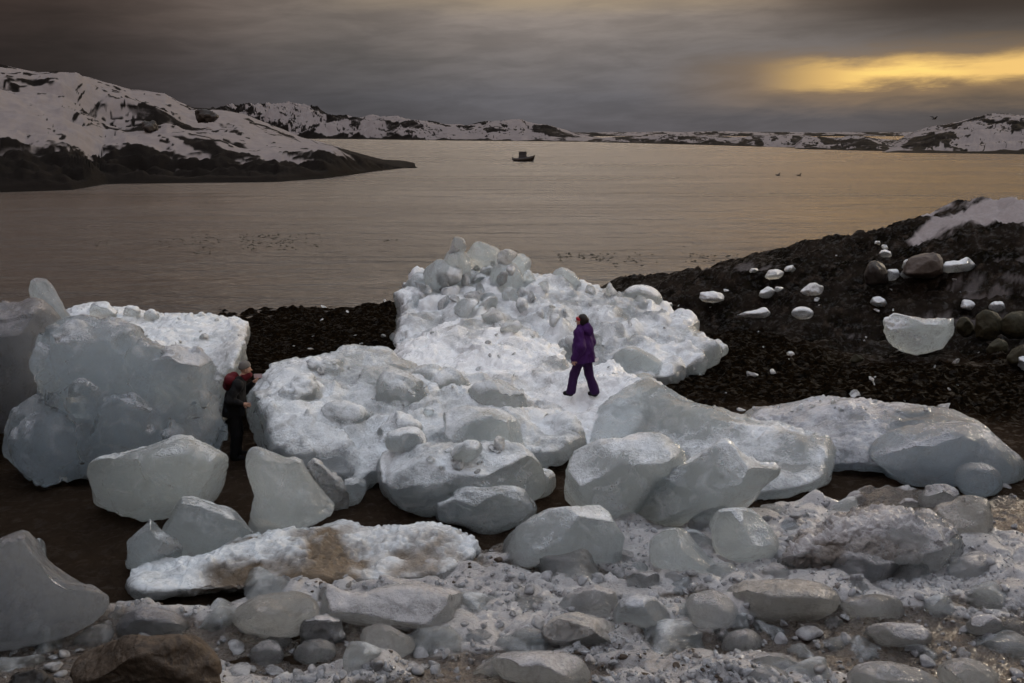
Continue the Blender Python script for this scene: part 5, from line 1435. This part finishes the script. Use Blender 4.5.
def stander():
    g = pt(237.5, 470, 17.9); g[2] = float(ground(g[0], 17.9))
    r = empty('person', (g[0], g[1], g[2] - .02), R_(12))
    tag(r, 'person in grey knit hat and black clothes with dark red hood, between ice slabs', 'person')
    hip, hipr = (0, .10, .92), (0, -.10, .92); kl, al = (.04, .12, .50), (.0, .13, .09); kr, ar = (.02, -.11, .50), (-.03, -.12, .09)
    sh, sr = (.10, .21, 1.46), (.10, -.21, 1.46)
    el_, er = (.18, .30, 1.20), (-.06, -.33, 1.20); wl_, wr_ = (.38, .16, 1.42), (.18, -.30, 1.12)
    hd = (.25, 0, 1.70)
    B = [((0, 0, .92), (.03, 0, 1.18), .135, .13), ((.03, 0, 1.18), (.10, 0, 1.44), .13, .14), (sh, sr, .066, .066), ((.11, 0, 1.46), (.22, 0, 1.62), .06, .055),
         (hip, kl, .095, .060), (kl, al, .058, .038), (hipr, kr, .095, .060), (kr, ar, .058, .038), (al, (.13, .15, .035), .038, .028), (ar, (.10, -.14, .035), .038, .028),
         (sh, el_, .056, .042), (el_, wl_, .040, .028), (sr, er, .056, .042), (er, wr_, .040, .028)]
    B += hand(wl_, (.7, -.2, .6), (0, 1, 0), curl=.9) + hand(wr_, (.8, .3, -.2), (0, 0, 1)) + head(hd, (1, .05, 0))
    solid('body', B, SKIN, r, h=.008, k=.03)
    solid('jacket', [((-.01, 0, .86), (.03, 0, 1.18), .20, .19, (1, 1.15, 1)), ((.03, 0, 1.15), (.10, 0, 1.45), .19, .15, (1, 1.15, 1)), (sh, sr, .09, .09), (sh, el_, .088, .08), (el_, (.35, .18, 1.39), .078, .056), (sr, er, .09, .08), (er, (.15, -.305, 1.13), .078, .056)],
          BLACKC, r, k=.05, cut=lambda X, Y, Z: .84 - Z + 0 * X * Y, wr=.012, seed=11)
    solid('hood', [((-.03, .10, 1.52), (-.03, -.10, 1.52), .105, .105), ((-.07, 0, 1.42), (.03, 0, 1.58), .11, .085)], REDC, r, k=.05, wr=.010, seed=12)
    solid('trousers', [((0, 0, .88), (0, 0, .98), .16, .15), (hip, kl, .12, .095), (kl, (.0, .13, .10), .092, .088), (hipr, kr, .12, .095), (kr, (-.03, -.12, .10), .092, .088)], BLACKC, r, k=.04,
          cut=lambda X, Y, Z: np.maximum(.05 - Z, Z - 1.02) + 0 * X * Y, wr=.010, seed=13)
    for a, b in (((.0, .13, .05), (.15, .15, .04)), ((-.03, -.12, .05), (.12, -.14, .04))):
        solid('boot', [(a, b, .062, .050), (a, (a[0], a[1], .15), .060, .060)], BLACKC, r, k=.03, cut=lambda X, Y, Z: -Z - .01 + 0 * X * Y)
    solid('hat', [((.235, 0, 1.745), (.24, 0, 1.76), .112, .110)], GREYC, r, cut=lambda X, Y, Z: 1.735 - Z + .25 * (X - .24) + 0 * Y, wr=.006, seed=14)
    solid('scarf', [((.30, 0, 1.60), (.22, 0, 1.56), .065, .085)], REDC, r, k=.04, wr=.008, seed=15)
    # flat pale device in the raised hand
    M = r.matrix_basis
    p = empty('phone', M @ Vector((.46, .12, 1.54)), R_(12))
    tag(p, 'small pale phone held up by the person in the grey knit hat', 'phone')
    sx, sy, sz, b = .075, .012, .15, []
    def slab(name, w, d, hgt, off, mat):
        V = [(x * w / 2 + off[0], y * d / 2 + off[1], z * hgt / 2 + off[2]) for x in (-1, 1) for y in (-1, 1) for z in (-1, 1)]
        Qd = [(0, 1, 3, 2), (4, 6, 7, 5), (0, 4, 5, 1), (2, 3, 7, 6), (0, 2, 6, 4), (1, 5, 7, 3)]
        o = mk(name, V, Qd, mat, parent=p, shade=False)
        m = o.modifiers.new('bevel', 'BEVEL'); m.width = min(w, d, hgt) * .35; m.segments = 2
    slab('case', .15, .014, .08, (0, 0, 0), PHONE)
    slab('screen', .135, .002, .068, (0, .0082, 0), BLACKC)
    return r


walker(); stander()

# ------------------------------------------------------------------ boat and birds
HULLM = simple('dark_hull_paint', (0.008, 0.006, 0.005), .45, .3, 2, 0)
CABM = simple('dark_cabin_paint', (0.014, 0.015, 0.019), .5, .2, 2, 0)
GLASSM = simple('cabin_glass', (0.02, 0.022, 0.026), .08, .1, 2, 0)
TRIMM = simple('grey_metal', (0.16, 0.16, 0.16), .4, .1, 4, 0, metallic=.6)


def boxm(name, c, s, mat, parent, bev=.04, taper=0.0):
    V = []
    for x in (-1, 1):
        for y in (-1, 1):
            for z in (-1, 1):
                k = 1 - taper * (z > 0)
                V.append((c[0] + x * s[0] / 2 * k, c[1] + y * s[1] / 2 * k, c[2] + z * s[2] / 2))
    o = mk(name, V, [(0, 1, 3, 2), (4, 6, 7, 5), (0, 4, 5, 1), (2, 3, 7, 6), (0, 2, 6, 4), (1, 5, 7, 3)], mat, parent=parent, shade=False)
    if bev:
        m = o.modifiers.new('bevel', 'BEVEL'); m.width = bev; m.segments = 2
    return o


def boat():
    d = ray(523.5, 161.3); t = H / -d[2]
    c = d * t
    r = empty('motor_boat', (c[0], c[1], 0), R_(-6))
    r.scale = (.95, 1, 1.25)
    tag(r, 'small dark motor boat with a cabin crossing the calm bay', 'boat')
    L, n = 6.2, 26
    u = np.linspace(0, 1, n)
    half = 1.08 * np.where(u < .55, .93 + .07 * (u / .55), np.sqrt(np.clip(1 - ((u - .55) / .45) ** 2.2, 0, 1)))
    sheer = .72 + .75 * u ** 2.4
    keel = -.35 + .5 * np.clip((u - .7) / .3, 0, 1) ** 2
    rows = []
    for i in range(n):
        x = -L / 2 + L * u[i] + .5 * u[i] ** 3
        sec = []
        for a, k in ((-1, 1.), (-.93, .55), (-.72, .15), (0, 0), (.72, .15), (.93, .55), (1, 1.)):
            sec.append((x - .5 * (1 - k) * u[i] ** 3, a * half[i], keel[i] + (sheer[i] - keel[i]) * k))
        for a in (.88, .80, .0, -.80, -.88):       # gunwale and sunken deck
            sec.append((x - .03, a * half[i], sheer[i] - (.0 if abs(a) > .85 else .28)))
        rows.append(sec)
    V = np.array(rows).reshape(-1, 3); m = 12
    Q = [(i * m + j, i * m + (j + 1) % m, (i + 1) * m + (j + 1) % m, (i + 1) * m + j) for i in range(n - 1) for j in range(m)]
    b = len(V); V = np.concatenate([V, [V[:m].mean(0)]])
    for j in range(0, m, 2): Q.append((b, (j + 2) % m, (j + 1) % m, j))
    mk('hull', V, Q, HULLM, parent=r)
    cab = boxm('cabin', (-.25, 0, 1.35), (2.5, 1.6, 1.6), CABM, r, .08, .10)
    boxm('cabin_roof', (-.25, 0, 2.2), (2.7, 1.68, .09), CABM, r, .03)
    for y in (-.775, .775):
        boxm('window', (-.3, y * .965, 1.70), (1.7, .03, .45), GLASSM, r, 0)
    boxm('windscreen', (.94, 0, 1.70), (.03, 1.15, .45), GLASSM, r, 0)
    boxm('engine', (-L / 2 - .18, 0, .65), (.42, .38, .75), HULLM, r, .08)
    solid('mast', [((-.5, 0, 2.2), (-.5, 0, 3.1), .035, .025), ((-.5, -.35, 2.65), (-.5, .35, 2.65), .025, .025)], TRIMM, r, h=.025, k=.01)
    solid('rail', [((1.3, -.75, 1.35), (2.7, -.35, 1.75), .025, .025), ((2.7, -.35, 1.75), (2.7, .35, 1.75), .025, .025), ((2.7, .35, 1.75), (1.3, .75, 1.35), .025, .025), ((2.0, -.55, .95), (2.0, -.55, 1.55), .02, .02), ((2.0, .55, .95), (2.0, .55, 1.55), .02, .02)], TRIMM, r, h=.025, k=.01)


boat()
BIRDM = simple('dark_feathers', (0.02, 0.018, 0.017), .8, .3, 20, 0)


def bird_fly():
    p = pt(934, 119, 150.0)
    r = empty('bird', p, R_(20)); tag(r, 'small dark bird flying low over the snowy hill at right', 'bird')
    solid('body', [((-.28, 0, 0), (.22, 0, .02), .07, .10), ((.22, 0, .02), (.40, 0, .07), .075, .06), ((.42, 0, .07), (.52, 0, .06), .022, .008), ((-.28, 0, 0), (-.52, 0, .02), .06, .05, (1, 1.8, .35))], BIRDM, r, h=.016, k=.05)
    for s in (1, -1):
        solid('wing', [((.05, s * .05, .05), (.12, s * .38, .30), .11, .09, (1, 1, 1)), ((.12, s * .38, .30), (-.10, s * .78, .36), .085, .02)], BIRDM, r, h=.016, k=.05,
              cut=None)


def bird_swim(px, py, lab):
    d = ray(px, py); c = d * (H / -d[2])
    r = empty('bird', (c[0], c[1], 0), R_(10)); tag(r, lab, 'bird', 'birds floating on the bay')
    solid('body', [((-.32, 0, .12), (.20, 0, .10), .10, .17), ((-.32, 0, .14), (-.55, 0, .22), .08, .03), ((.20, 0, .16), (.32, 0, .42), .09, .06), ((.32, 0, .45), (.38, 0, .45), .085, .07), ((.40, 0, .45), (.56, 0, .43), .03, .01)], BIRDM, r, h=.02, k=.06)


bird_fly()
bird_swim(778, 175.5, 'left of the two dark birds floating side by side on the bay')
bird_swim(799, 175.8, 'right of the two dark birds floating side by side on the bay')
